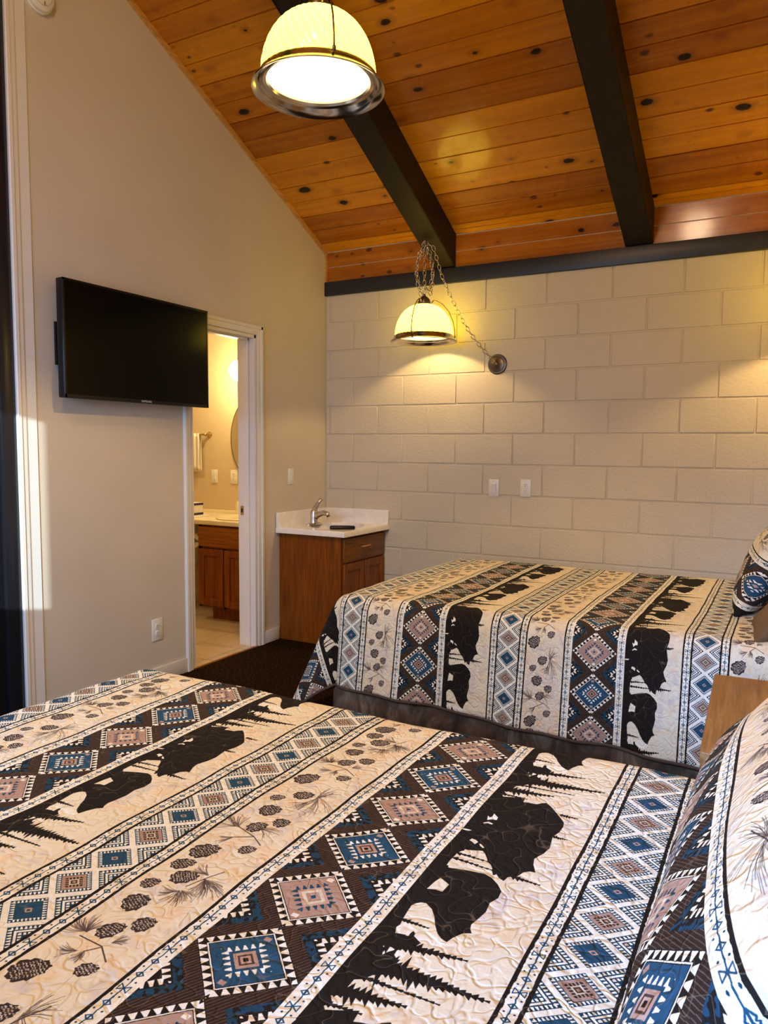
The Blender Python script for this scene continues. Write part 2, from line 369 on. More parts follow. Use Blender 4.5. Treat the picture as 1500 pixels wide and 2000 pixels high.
        poly(left + [b] + right[::-1], col, ulim=BL)
        line([a, b], .0022, col, ulim=BL)
    for i, ((a, b), w) in enumerate(F['TREES'] + F['TREES2']): tree(a, b, w, seed=i)
    # ---- pine cone band
    CL = (B1, C0)
    for (a, b) in CLUMPS:
        a = np.array(a, float); b = np.array(b, float); d = b - a; L = np.hypot(*d); th = math.atan2(d[1], d[0])
        for k in range(20):
            t = th + rng.uniform(-.7, .7); l = L * rng.uniform(.75, 1.2); s = a + d * rng.uniform(-.1, .25)
            m_ = s + .55 * l * np.array((math.cos(t), math.sin(t))); e = s + l * np.array((math.cos(t + .12), math.sin(t + .12)))
            line([s, m_, e], .0010, (.09, .06, .055), alpha=.8, ulim=CL)
    for br in BRANCH: line(br, .0022, (.07, .045, .04), ulim=CL)
    for (a, b), w in CONES:
        a = np.array(a, float); b = np.array(b, float); c = (a + b) / 2; d = b - a; L = np.hypot(*d) / 2; ang = math.atan2(d[1], d[0])
        cs, sn = math.cos(ang), math.sin(ang)
        w2 = L * w * 1.25
        out = []
        for k in range(40):
            t = k / 40 * 2 * math.pi
            r = 1 + .07 * math.sin(9 * t + ang * 7) + .045 * math.sin(17 * t)
            x = L * math.cos(t) * r; y = w2 * math.sin(t) * r * (1 - .22 * math.cos(t)) 
            out.append((c[0] + cs * x - sn * y, c[1] + sn * x + cs * y))
        poly(out, (.040, .026, .023), ulim=CL)
        nr = max(3, int(L / 4.6))
        for i in range(-nr, nr + 1):       # rows of pale scale edges
            for j in range(-3, 4):
                x = (i + .5 * (j % 2)) / nr * L * .92; y = j / 3.3 * w2
                if (x / L) ** 2 + (y / w2) ** 2 > .78: continue
                x += rng.uniform(-1., 1.); y += rng.uniform(-.9, .9)
                s = L / nr * rng.uniform(.30, .48); h = w2 / 3.3 * rng.uniform(.30, .5)
                ar = [(x - s, y - h), (x + s * .3, y - h * .2), (x - s * .2, y + h)]
                ar = [(c[0] + cs * p - sn * q, c[1] + sn * p + cs * q) for p, q in ar]
                line(ar, rng.uniform(.0009, .0019), (.74, .66, .58), alpha=rng.uniform(.45, 1.0), ulim=CL)
    # ---- big diamonds
    def tri(x):                            # 0..1 triangle wave
        return np.abs((x % 1.0) * 2 - 1)
    inb = (U >= C1) & (U <= D0)
    cu = (C1 + D0) / 2; a_, b_ = .0905, QT / 8
    P8 = QT / 4
    du_ = np.abs(U - cu) / a_; vv = (V - .034) % P8 - P8 / 2; dv_ = np.abs(vv) / b_
    blue_d = (np.floor((V - .034) / P8) % 2 == 1)
    mm = du_ + dv_ + wob * 4
    along = (np.abs(U - cu) / a_ - np.abs(vv) / b_)          # position along a side
    t = img.copy(); 
    base = np.where(((U * 160 + V * 95 + wob * 60) % 1.0 < .16)[..., None], thread * .55, brown)
    saw = tri(along * 4.0 + .25)
    def lay(cond, col):
        nonlocal base
        base = np.where(cond[..., None], np.asarray(col), base)
    lay(mm < 1.0, dark)
    lay((mm < .98) & (mm > .80) & (saw > .46 - (mm - .89) * 3.2), white)
    lay((mm < .79) & (mm > .755), white)
    field = np.where(blue_d[..., None], navy * 1.15, tan)
    base = np.where((mm < .735)[..., None], field, base)
    saw2 = tri(along * 5.5 + .25)
    ring = (mm < .50) & (mm > .34) & (saw2 > .42 + (mm - .38) * 3)
    base = np.where(ring[..., None], np.where(blue_d[..., None], white, navy), base)
    base = np.where((mm < .34)[..., None], np.where(blue_d[..., None], navy, tan * 1.35), base)
    base = np.where((mm < .26)[..., None], np.where(blue_d[..., None], tan * 1.1, cream * .85), base)
    base = np.where((mm < .17)[..., None], np.where(blue_d[..., None], brown * 2.5, tan), base)
    base = np.where((mm < .12)[..., None], np.where(blue_d[..., None], tan * 1.2, tan * 1.2), base)
    base = np.where((mm < .06)[..., None], np.where(blue_d[..., None], dark, navy), base)
    spot = (np.abs(dv_ - .60) < .05) & (du_ < .06)
    base = np.where(spot[..., None], np.where(blue_d[..., None], tan, white), base)
    # the half diamonds along both edges
    eu = np.minimum(np.abs(U - C1), np.abs(U - D0)) / a_; ev = np.abs(((V - .034 + P8 / 2) % P8) - P8 / 2) / b_
    em = eu + ev + wob * 4; al2 = eu - ev
    outside = mm >= 1.0
    blot = noise(150, 130, 21)
    base = np.where((outside & (em < .62) & (em > .40))[..., None], np.where((blot > .38)[..., None], navy * .8, dark), base)
    lay(outside & (em <= .40), dark)
    lay(outside & (em < .36) & (em > .17) & (tri(al2 * 5 + .3) > .35 + (em - .22) * 2.2), white)
    lay(outside & (em < .10), dark)
    img = np.where(inb[..., None], base, img)
    # ---- small diamonds
    ins = (U >= A1) & (U <= B0)
    cu = (A1 + B0) / 2; a2 = .0485; P4 = QT / 8; b2 = P4 / 2
    du2 = np.abs(U - cu) / a2; v2 = (V + .018) % P4 - b2; dv2 = np.abs(v2) / b2
    alt = (np.floor((V + .018) / P4) % 2 == 0)
    mm2 = du2 + dv2 + wob * 3; al = du2 - dv2
    base = np.broadcast_to(white * .97, (H, W, 3)).copy()
    lay((mm2 < .86) & (mm2 > .60), navy * .8)
    lay((mm2 < .83) & (mm2 > .64) & (tri(al * 5.5 + .2) > .45 + (mm2 - .72) * 2), white)
    base = np.where((mm2 < .60)[..., None], np.where(alt[..., None], navy * 1.05, tan * .95), base)
    inner = (mm2 < .42) & (mm2 > .25) & ~alt & (tri(al * 6) > .45)
    lay(inner, dark * 2)
    base = np.where((mm2 < .25)[..., None], np.where(alt[..., None], navy * 1.05, cream * .75), base)
    base = np.where((mm2 < .16)[..., None], np.where(alt[..., None], tan * 1.2, brown * 2), base)
    base = np.where((mm2 < .08)[..., None], np.where(alt[..., None], navy, tan), base)
    eu2 = np.minimum(np.abs(U - A1), np.abs(U - B0)) / a2; ev2 = np.abs(((V + .018 + b2) % P4) - b2) / b2
    e2 = eu2 + ev2 + wob * 3; o2 = mm2 >= 1.0; al3 = eu2 - ev2
    lay(o2 & (e2 < .80), navy * .7)
    lay(o2 & (e2 < .76) & (e2 > .56) & (tri(al3 * 5 + .1) > .45 + (e2 - .66) * 2), white)
    lay(o2 & (e2 < .48) & (e2 > .36), white)
    lay(o2 & (e2 < .30) & (e2 > .14) & (tri(al3 * 5) > .4), white)
    img = np.where(ins[..., None], base, img)
    # ---- borders
    for (b0, b1, lk, rk) in ((A0, A1, 1, 1), (B0, B1, 1, 1), (C0, C1, 1, 0), (D0, D1, 0, 0)):
        inside = (U >= b0) & (U <= b1)
        x = U - (b0 + b1) / 2; w = (b1 - b0) / 2
        base = np.broadcast_to(white, (H, W, 3)).copy()
        base = np.where((n1 > .6)[..., None], cream, base)
        s = V % (QT / 24); cyc = np.floor(V / (QT / 24)) % 3; sc = s - QT / 48
        lay(np.abs(x + wob) < .0010, navy)
        r = np.abs(x) / .0078 + np.abs(sc) / .0062
        D_ = cyc < 2
        lay(D_ & (r < 1), navy)
        lay(D_ & (r < .60) & (np.abs(x) > .0016) , white)
        lay(~D_ & (np.abs(np.abs(x) * .62 - np.abs(sc)) < .0011) & (np.abs(x) < .0088), navy)
        lay(~D_ & (np.abs(x) < .0095) & (np.abs(x) > .0080) & (np.abs(sc) < .006), navy)
        lay(~D_ & (r < .45), navy)
        s3 = (V + QT / 48) % (QT / 24) - QT / 48
        lay((np.abs(x) - .0072) ** 2 + s3 ** 2 < .0016 ** 2, navy * .6)
        if lk: lay(x + w + wob < .0062, dark)
        if rk: lay(w - x + wob < .0062, dark)
        img = np.where(inside[..., None], base, img)
    return img
_tile = quilt_tile()
_h, _w, _ = _tile.shape
QIMG = bpy.data.images.new('woven_print', _w, _h, alpha=False, float_buffer=False)
_px = np.ones((_h, _w, 4), np.float32)
_lin = np.clip(_tile, 0, 1)
_px[..., :3] = np.where(_lin <= .0031308, _lin * 12.92, 1.055 * np.power(np.maximum(_lin, 1e-6), 1 / 2.4) - .055)
QIMG.pixels.foreach_set(_px.ravel()); QIMG.update(); QIMG.pack()
M_quilt = m_quilt('quilted_cotton_print')
M_bind = mat('brown_binding', (.060, .036, .026), .8)
def m_skirt():
    m = mat('brown_skirt_cloth', (.1, .05, .03), .85); N = NT(m); v = N.coord(scale=(1, 1, .45))
    n = N.noise(v, 7, 5, .65, 1.4); N.color(N.ramp(n, [(.34, (.080, .045, .028)), (.52, (.20, .11, .062)), (.66, (.42, .28, .17)), (.8, (.22, .13, .08))]))
    N.normal(N.bump(N.noise(v, 60, 3), .3, .004)); return m
M_skirt = m_skirt()
M_sheet = mat('white_sheet', (.75, .73, .68), .8)
M_brownfab = m_paint('brown_pillow_cloth', (.16, .085, .035), .85, 200, .3, .1)

# ================================================================ structure
ZC, SL = 2.747, .463                 # ceiling height at the block wall and its rise towards the room
YR = -3.7; ZR = ZC - SL * YR         # ridge
YF, XR = -5.62, 3.42                 # front wall and head wall
ZF = ZR + SL * (YF - YR)
ceil = lambda y: ZC - SL * y if y > YR else ZR + SL * (y - YR)

struct(bx('floor', (0, YF - .1, -.10), (XR + .1, .1, 0), M_carpet, bev=0))
struct(bx('floor_tiles', (-2.4, -2.3, -.10), (0, .25, 0.001), M_tile, bev=0))
bm = bmesh.new()                     # left wall with the bathroom doorway cut out, and the opening of the black door
DY0, DY1, DZ = -1.438, -.832, 2.040
YD = -2.552                          # right edge of the black door
def wallpoly(y0, y1, z0=0):
    pts = [(y0, z0), (y1, z0), (y1, ceil(y1) + .02)]
    if y0 < YR < y1: pts.append((YR, ZR + .02))
    pts.append((y0, ceil(y0) + .02)); return pts
prism(bm, wallpoly(DY1, .10), 0, -.13, 0); prism(bm, wallpoly(DY0, DY1, DZ), 0, -.13, 0)
prism(bm, wallpoly(YD, DY0), 0, -.13, 0); prism(bm, wallpoly(-3.45, YD, 3.35), 0, -.13, 0); prism(bm, wallpoly(YF - .1, -3.45), 0, -.13, 0)
struct(bm_obj('wall_left', bm, M_wall))
# block wall: every block a slightly raised face between struck joints
bm = bmesh.new(); box(bm, (-.13, 0.0, -.1), (XR + .1, .15, ZC + .2))
cs = .2032; rb = random.Random(3)
for k in range(12):
    off = .0394 if k % 2 == 1 else .2426
    x = off - .4064
    while x < XR:
        a, b = max(x, 0.0), min(x + .4064, XR + .05)
        if b - a > .02:
            g = .0055; d = .0050 + rb.uniform(-.0008, .0012)
            vsx = box(bm, (a + g, -d, k * cs + g), (b - g, .02, (k + 1) * cs - g), .0022, 1)
        x += .4064
struct(bm_obj('wall_back', bm, M_block, smooth=True))
struct(bx('wall_right', (XR, YF - .1, 0), (XR + .12, .15, 4.6), M_wall, bev=0))
# front wall with its window opening
WX0, WX1, WZ0, WZ1 = .35, 1.99, 1.085, 2.05
bm = bmesh.new()
for a, b in (((-.13, YF - .12, 0), (WX0, YF, ZF + .1)), ((WX1, YF - .12, 0), (2.15, YF, ZF + .1)), ((3.25, YF - .12, 0), (XR + .12, YF, ZF + .1)), ((WX0, YF - .12, 0), (WX1, YF, WZ0)), ((WX0, YF - .12, WZ1), (WX1, YF, ZF + .1)), ((2.15, YF - .12, 0), (3.25, YF, .9)), ((2.15, YF - .12, WZ1), (3.25, YF, ZF + .1))):
    box(bm, a, b)
struct(bm_obj('wall_front', bm, M_wall))
M_glass = mat('window_glass', (1, 1, 1), 0); _nt = M_glass.node_tree
_tr = _nt.nodes.new('ShaderNodeBsdfTransparent'); _gl = _nt.nodes.new('ShaderNodeBsdfGlossy'); _gl.inputs['Roughness'].default_value = .02
_mx = _nt.nodes.new('ShaderNodeMixShader'); _mx.inputs[0].default_value = .06
_nt.links.new(_tr.outputs[0], _mx.inputs[1]); _nt.links.new(_gl.outputs[0], _mx.inputs[2]); _nt.links.new(_mx.outputs[0], _nt.nodes['Material Output'].inputs[0])
f = .035
for i, (xa, xb, za_) in enumerate(((WX0, WX1, WZ0), (2.15, 3.25, .9))):
    bm = bmesh.new()
    for a, b in (((xa, YF - .09, za_), (xa + f, YF - .03, WZ1)), ((xb - f, YF - .09, za_), (xb, YF - .03, WZ1)), ((xa, YF - .09, za_), (xb, YF - .03, za_ + f)), ((xa, YF - .09, WZ1 - f), (xb, YF - .03, WZ1))):
        box(bm, a, b)
    wo = struct(bm_obj('window_%d' % (i + 1), bm, M_trim))
    if i: bx('added_blind', (xa - .02, YF - .028, za_ - .02), (xb + .02, YF - .022, WZ1 + .02), M_sheet, wo, bev=0)  # unseen blind added to stop the sun; an area light stands for its glow
    bx('pane', (xa + f, YF - .063, za_ + f), (xb - f, YF - .057, WZ1 - f), M_glass, wo, bev=0)

# ceiling: pine boards in real relief, each board wide with a shallow middle groove
bm = bmesh.new(); pl_l = bm.faces.layers.float.new('plank'); uvl = bm.loops.layers.uv.new('UVMap')
def board(p0, p1, q0, q1, pid, nrm, thick=.02):
    # p0->p1 along x at the lower side, q0->q1 at the upper side; nrm points into the room
    p0, p1, q0, q1 = map(Vector, (p0, p1, q0, q1)); nrm = Vector(nrm)
    L = (q0 - p0).length; up = (q0 - p0).normalized(); ch = .0050; mid = .0034
    prof = [(0, .018), (ch, 0), (L / 2 - mid, 0), (L / 2, .009), (L / 2 + mid, 0), (L - ch, 0), (L, .018)]
    X0, X1 = p0.x, p1.x; rows = []
    for s, dd in prof:
        a = p0 + up * s - nrm * dd; b = Vector((X1, a.y, a.z)); rows.append((bm.verts.new(a), bm.verts.new(b), s))
    for (a, b, s), (c, d, t) in zip(rows[:-1], rows[1:]):
        fc = bm.faces.new((a, b, d, c)); fc[pl_l] = pid
        for lp, (uu, vv) in zip(fc.loops, ((X0, s), (X1, s), (X1, t), (X0, t))): lp[uvl].uv = (uu, vv + .37 * pid)
ang = math.atan(SL); nrm = (0, -math.sin(ang), -math.cos(ang))
y = -.090; pid = 1.0
board((0, 0.0, ZC), (XR, 0.0, ZC), (0, -.086, ceil(-.086)), (XR, -.086, ceil(-.086)), 0.5, nrm)
while y > YR:
    y2 = max(y - .2495, YR)
    board((0, y + .001, ceil(y + .001)), (XR, y + .001, ceil(y + .001)), (0, y2, ceil(y2)), (XR, y2, ceil(y2)), pid, nrm); y = y2; pid += 1
nrm2 = (0, math.sin(ang), -math.cos(ang))
while y > YF:
    y2 = max(y - .2495, YF - .02)
    board((0, y, ceil(y)), (XR, y, ceil(y)), (0, y2, ceil(y2)), (XR, y2, ceil(y2)), pid, nrm2); y = y2; pid += 1
board((0, -.004, 2.53), (XR, -.004, 2.53), (0, -.004, ZC), (XR, -.004, ZC), 40.0, (0, -1, 0))
struct(bm_obj('ceiling', bm, M_pine))
bm = bmesh.new()                     # roof deck above the boards keeps daylight out
prism(bm, [(.2, ZC - SL * .2 + .03), (YR, ZR + .03), (YF - .2, ceil(YF) + .03 - .09), (YF - .2, ceil(YF) + .2), (YR, ZR + .25), (.2, ZC + .25)], 0, -.14, XR + .12)
struct(bm_obj('roof', bm, M_beam))
# rafters
for i, (x0, x1) in enumerate(((.880, 1.035), (2.137, 2.297))):
    bm = bmesh.new(); h = .215
    prism(bm, [(-.004, ceil(0) - h), (-.004, ceil(0) + .004), (YR, ZR + .004), (YF, ceil(YF) + .004), (YF, ceil(YF) - h), (YR, ZR - h)], 0, x0, x1)
    bmesh.ops.bevel(bm, geom=[e for e in bm.edges if abs(e.verts[0].co.x - e.verts[1].co.x) < 1e-5], offset=.004, segments=2, affect='EDGES')
    struct(bm_obj('trim_%d' % (1 + i), bm, M_beam, smooth=True))
M_ledger = mat('black_blue_paint', (.014, .016, .024), .38); _N = NT(M_ledger); _N.normal(_N.bump(_N.noise(_N.coord(scale=(.1, 1, 1)), 60, 4), .25, .002))
struct(bx('trim_3', (.0, -.026, 2.432), (XR, .004, 2.531), M_ledger, bev=.003))
bm = bmesh.new(); t_ = .026        # light pine strip along the top of the left wall
prism(bm, [(0, ZC), (0, ZC - t_ * 1.1), (YR, ZR - t_ * 1.1), (YR, ZR)], 0, 0, .016)
prism(bm, [(-.004, 2.531), (-.022, 2.531), (-.022, ZC), (-.004, ZC)], 0, 0, .014)
M_strip = m_oak('pine_strip', (.66, .36, .09), (.52, .26, .06), 'Y'); struct(bm_obj('trim_4', bm, M_strip))
# left wall trim: door casing profile
bm = bmesh.new()
def cas(bm, inner, outer, z0, z1):       # vertical casing strip: stepped profile, thick at the outer edge
    s = 1 if outer > inner else -1; w = abs(outer - inner)
    pts = [(inner, .0), (inner, .009), (inner + s * w * .12, .011), (inner + s * w * .55, .012), (inner + s * w * .62, .017), (inner + s * w * .92, .017), (outer, .013), (outer, 0)]
    prism(bm, [(p[1], p[0]) for p in pts], 2, z0, z1)
cas(bm, DY1 + .006, DY1 + .064, 0, DZ + .064); cas(bm, DY0 - .006, DY0 - .060, 0, DZ + .064)
w_ = .060; z_ = DZ + .004
prism(bm, [(0, z_), (.009, z_), (.011, z_ + .12 * w_), (.012, z_ + .55 * w_), (.017, z_ + .62 * w_), (.017, z_ + .92 * w_), (.013, z_ + w_), (0, z_ + w_)], 1, DY0 - .06, DY1 + .064)
# jambs with stops
box(bm, (-.135, DY1 - .018, 0), (.003, DY1, DZ)); box(bm, (-.135, DY0, 0), (.003, DY0 + .018, DZ)); box(bm, (-.135, DY0, DZ - .018), (.003, DY1, DZ))
box(bm, (-.075, DY1 - .030, 0), (-.038, DY1 - .017, DZ)); box(bm, (-.075, DY0 + .017, 0), (-.038, DY0 + .030, DZ)); box(bm, (-.075, DY0, DZ - .030), (-.038, DY1, DZ - .017))
d1 = struct(bm_obj('door_1', bm, M_trim))
bx('strike_plate', (-.118, DY1 - .0195, .875), (-.092, DY1 - .0178, .935), M_chrome, d1, bev=0)
bx('latch_hole', (-.112, DY1 - .0205, .892), (-.099, DY1 - .0190, .918), M_dark, d1, bev=0)
bm = bmesh.new(); cas(bm, YD + .050, YD, 0, 3.45); box(bm, (0, YD + .050, 0), (.006, YD + .104, 3.9), .001, 1); struct(bm_obj('trim_5', bm, M_trim))
bm = bmesh.new(); box(bm, (0, YD + .104, 0), (.0015, YD + .107, 3.9)); struct(bm_obj('trim_6', bm, m_paint('caulk', (.36, .27, .2), .6)))
d2 = struct(bx('door_2', (-.06, -3.45, 0), (-.018, YD, 3.35), M_blackdoor, bev=.003))
bm = bmesh.new(); box(bm, (-.02, YD - .075, 0), (.004, YD - .0, 3.35), .003); struct(bm_obj('trim_7', bm, M_blackdoor, smooth=True))
bm = bmesh.new(); box(bm, (0, YD + .107, 0), (.012, DY0 - .060, .085), .003); box(bm, (0, DY1 + .064, 0), (.012, -.60, .085), .003)
struct(bm_obj('baseboard_left', bm, M_trim, smooth=True))
struct(bx('trim_8', (-.006, DY0, -.01), (.012, DY1, .004), M_oak_h, bev=0))
# bathroom shell
M_bath = m_paint('bathroom_paint', (.64, .52, .34), .55, 90, .2)
bm = bmesh.new(); BY = .10
box(bm, (-2.4, BY, 0), (-.13, BY + .1, 2.45)); box(bm, (-2.5, -2.3, 0), (-2.4, BY + .1, 2.45)); box(bm, (-2.4, -2.4, 0), (-.13, -2.3, 2.45)); box(bm, (-2.5, -2.4, 2.45), (-.13, BY + .1, 2.55))
struct(bm_obj('wall_bathroom', bm, M_bath))
# ================================================================ beds
def prof(o, r):                       # distance of cloth past an edge -> (outward, down)
    if o <= 0: return o, 0.0
    q = r * pi / 2
    if o < q: t = o / r; return r * math.sin(t), r * (1 - math.cos(t))
    return r, r + (o - q)
def make_quilt(name, x0, x1, y0, y1, zt, df, dn, dfar, u0, v0, seed, label, dn2=None, ear=.22):
    """x0 foot edge, x1 head edge, y0 near edge, y1 far edge; df/dn/dfar how much cloth hangs at foot, near side, far side"""
    r = .075; st = .016; rs = np.random.RandomState(seed)
    A = np.arange(x0 - df, x1 + 1e-6, st); A[-1] = x1
    dn_at = lambda a: dn + ((dn2 if dn2 is not None else dn) - dn) * min(1, max(0, (a - x0) / (x1 - x0)))
    nb = int((y1 - y0 + dn + dfar) / st); bm = bmesh.new(); grid = []; uvs = []
    ph = rs.rand(8) * 6.28
    for a in A:
        row = []
        dn_ = dn_at(a); B = np.linspace(y0 - dn_, y1 + dfar, nb)
        for b in B:
            ox = max(0, (x0 + r) - a) ; oyn = max(0, (y0 + r) - b); oyf = max(0, b - (y1 - r)); oy = max(oyn, oyf); sy = -1 if oyn > 0 else 1
            yb = (y0 + r) if sy < 0 else (y1 - r)
            puff = .005 * math.sin(a * 5.1 + ph[0]) * math.sin(b * 4.3 + ph[1]) + .0025 * math.sin(a * 17 + ph[2] + 2 * math.sin(b * 9)) * math.sin(b * 15 + ph[3])
            if ox <= 0 and oy <= 0: x, y, z = a, b, zt + puff
            elif ox > 0 and oy > 0:
                p = 3.2; d = (ox ** p + oy ** p) ** (1 / p); th = math.atan2(oy, ox)
                out, dr = prof(d, r); s2 = math.sin(2 * th)
                rad = out + max(0, d - r) * (.11 + (ear + .06) * math.exp(-((th - .62) / .34) ** 2) - .13 * math.exp(-((th - 1.22) / .17) ** 2))
                x = x0 + r - math.cos(th) * rad; y = yb + sy * math.sin(th) * rad; z = zt - dr
            elif ox > 0:
                out, dr = prof(ox, r); k = max(0, ox - r)
                x = x0 + r - out - k * (.10 + .05 * math.sin(b * 13 + ph[5])); y = b; z = zt - dr + puff
            else:
                out, dr = prof(oy, r); k = max(0, oy - r)
                y = yb + sy * (out + k * (.13 + .035 * math.sin(a * 9 + ph[6]) + .02 * math.sin(a * 23 + ph[7]))); x = a; z = zt - dr + puff
            z = max(z, .012)
            row.append(bm.verts.new((x, y, z))); uvs.append(((a - u0), (-b - v0)))
        grid.append(row)
    for i in range(len(grid) - 1):
        for j in range(nb - 1): bm.faces.new((grid[i][j], grid[i + 1][j], grid[i + 1][j + 1], grid[i][j + 1]))
    hem = [v.co.copy() for v in grid[0]]; near = [row[0].co.copy() for row in grid]; far = [row[-1].co.copy() for row in grid]
    bm.normal_update()
    if grid[5][nb // 2].normal.z < 0:
        bmesh.ops.reverse_faces(bm, faces=bm.faces[:])
    me = bpy.data.meshes.new(name); bm.to_mesh(me); bm.free(); o = bpy.data.objects.new(name, me); C.objects.link(o)
    me.materials.append(M_quilt); me.polygons.foreach_set('use_smooth', [True] * len(me.polygons)); set_uv(me, uvs)
    sm = o.modifiers.new('thickness', 'SOLIDIFY'); sm.thickness = .010; sm.offset = -1
    tag(o, label, 'quilt', 'matching bear quilts')
    bm = bmesh.new(); tube(bm, [p for p in near[::-1]] + hem[1:] + [p for p in far[1:]], .0075, 6); b_ = bm_obj('binding', bm, M_bind, o, smooth='all')
    return o
def skirt(bm, pts, z0, z1, amp=.012, step=.02):
    # pleated cloth between z0 and z1 following the corner points
    P = []; 
    for a, b in zip(pts[:-1], pts[1:]):
        a = Vector(a); b = Vector(b); n = int((b - a).length / step); d = (b - a).normalized(); q = Vector((d.y, -d.x))
        for i in range(n): P.append((a + d * i * step, q))
    P.append((Vector(pts[-1]), q)); rows = []
    for k, (p, q) in enumerate(P):
        w_ = math.sin(k * .55) * .6 + math.sin(k * .23 + 1) * .5 + .25 * math.sin(k * 1.7)
        rows.append((bm.verts.new((p.x, p.y, z1)), bm.verts.new((p.x + q.x * (.030 + amp * .7 * w_), p.y + q.y * (.030 + amp * .7 * w_), (z0 + z1) / 2)), bm.verts.new((p.x + q.x * (.055 + amp * 1.4 * w_), p.y + q.y * (.055 + amp * 1.4 * w_), z0))))
    for a, b in zip(rows[:-1], rows[1:]):
        bm.faces.new((a[0], a[1], b[1], b[0])); bm.faces.new((a[1], a[2], b[2], b[1]))
def make_bed(x0, x1, y0, y1, zt, label):
    t = thing('bed', label, 'bed', ((x0 + x1) / 2, (y0 + y1) / 2, 0))
    i = .022
    bm = bmesh.new(); box(bm, (x0 + i, y0 + i, .36), (x1 - .01, y1 - i, zt - .016), .05, 4); bm_obj('mattress', bm, M_sheet, t, smooth=True)
    bm = bmesh.new(); box(bm, (x0 + .05, y0 + .05, .14), (x1 - .01, y1 - .05, .36), .01); bm_obj('box_spring', bm, M_sheet, t, smooth=True)
    bm = bmesh.new(); skirt(bm, [(x1 - .01, y1 - .01), (x0 + .01, y1 - .01), (x0 + .01, y0 + .01), (x1 - .01, y0 + .01)], .012, .355)
    sk = bm_obj('bed_skirt', bm, M_skirt, t, smooth='all'); sm = sk.modifiers.new('thickness', 'SOLIDIFY'); sm.thickness = .003
    for sx in (x0 + .1, x1 - .1):
        for sy in (y0 + .1, y1 - .1):
            bm = bmesh.new(); lathe(bm, [(.022, 0), (.026, .02), (.026, .14)], (sx, sy, 0), 16, close=True); bm_obj('leg', bm, M_dark, t, smooth=True)
    bm = bmesh.new(); box(bm, (x1 + .03, y0 + .02, 0), (x1 + .07, y1 - .02, 1.02), .006); bm_obj('headboard', bm, M_top, t, smooth=True)
    return t
ZT = .605
make_bed(1.225, 3.26, -4.49, -2.975, ZT, 'near bed, its foot end reaching towards the television wall')
make_bed(1.135, 3.26, -1.670, -.135, ZT, 'far bed pushed against the painted block wall')
make_quilt('quilt', 1.215, 3.262, -4.50, -2.965, ZT, .45, .45, .45, 2.785, 3.0, 1, 'bear print quilt spread over the near bed in the foreground')
make_quilt('quilt', 1.120, 3.262, -1.680, -.125, ZT, .47, .40, .30, 2.743, 1.97, 2, 'bear print quilt over the far bed, its side hanging to a brown skirt', dn2=.47, ear=.26)

# ---- pillows
def make_pillow(name, c, L, H, T, lean, yawz, u0, v0, label, matl, flip=1, roll=0.0, seed=1, flange=.0, cat='pillow'):
    """a cushion standing on its long edge: L along y, H up the slope, T thick; lean tilts the top back towards +x"""
    n, m_ = 72, 48; bm = bmesh.new(); rs = np.random.RandomState(seed); ph = rs.rand(6) * 6.28; uvs = []
    R = Matrix.Translation(c) @ Matrix.Rotation(yawz, 4, 'Z') @ Matrix.Rotation(lean, 4, 'Y') @ Matrix.Rotation(roll, 4, 'X')
    sides = []
    for side in (-1, 1):
        g = []
        for i in range(n + 1):
            row = []
            for j in range(m_ + 1):
                s = -1 + 2 * i / n; t = -1 + 2 * j / m_
                # pulled-in edges between four pointed corners
                a = s * (1 - .07 * (1 - abs(s) ** 3) * 0 - .05 * (1 - t * t)) ; b = t * (1 - .06 * (1 - s * s))
                e = max(0.0, (1 - abs(s) ** 2.6)) ** .5 * max(0.0, (1 - abs(t) ** 2.4)) ** .5
                th = T / 2 * e * (1 + .05 * math.sin(3 * s + ph[0]) * math.cos(2.5 * t + ph[1])) + .0022
                wr = .004 * math.sin(14 * s + 5 * t + ph[2]) * (1 - e) + .003 * math.sin(9 * t - 6 * s + ph[3]) 
                p = Vector((side * (th + wr * e), a * L / 2, b * H / 2))
                row.append(p); 
            g.append(row)
        sides.append(g)
    idx = {}
    def vert(k, i, j):
        edge = i in (0, n) or j in (0, m_)
        key = (0 if edge else k, i, j)
        if key not in idx:
            p = sides[k][i][j].copy()
            if edge: p.x = 0
            idx[key] = bm.verts.new(R @ p)
            a = sides[k][i][j]
            sgn = 1
            uvs.append((flip * (a.z + H / 2) * 1.06 + u0, -a.y * 1.04 + v0))
        return idx[key]
    for k in (0, 1):
        for i in range(n):
            for j in range(m_):
                q = (vert(k, i, j), vert(k, i + 1, j), vert(k, i + 1, j + 1), vert(k, i, j + 1)); bm.faces.new(q if k == 0 else q[::-1])
    bmesh.ops.recalc_face_normals(bm, faces=bm.faces[:])
    me = bpy.data.meshes.new(name); bm.to_mesh(me); bm.free(); o = bpy.data.objects.new(name, me); C.objects.link(o)
    me.materials.append(matl); me.polygons.foreach_set('use_smooth', [True] * len(me.polygons)); set_uv(me, uvs)
    tag(o, label, cat); return o
# the print on the shams runs the other way up to the quilt: dark diamond band low, pine cones above
make_pillow('pillow', (3.098, -3.48, .808), 1.27, .403, .155, math.radians(41.3), math.radians(-5.2), .535, .06, 'bear and pine cone print pillow leaning at the head of the near bed', M_quilt, flip=-1, seed=3, roll=math.radians(-7.4))
make_pillow('pillow', (3.02, -.80, .815), .78, .50, .20, math.radians(26), math.radians(-3), .630, .22, 'patterned pillow propped at the head of the far bed', M_quilt, flip=-1, seed=5)
make_pillow('pillow', (3.105, -1.44, .705), .36, .34, .11, math.radians(50), math.radians(4), 0, 0, 'plain brown pillow beside the patterned one on the far bed', M_brownfab, seed=6)

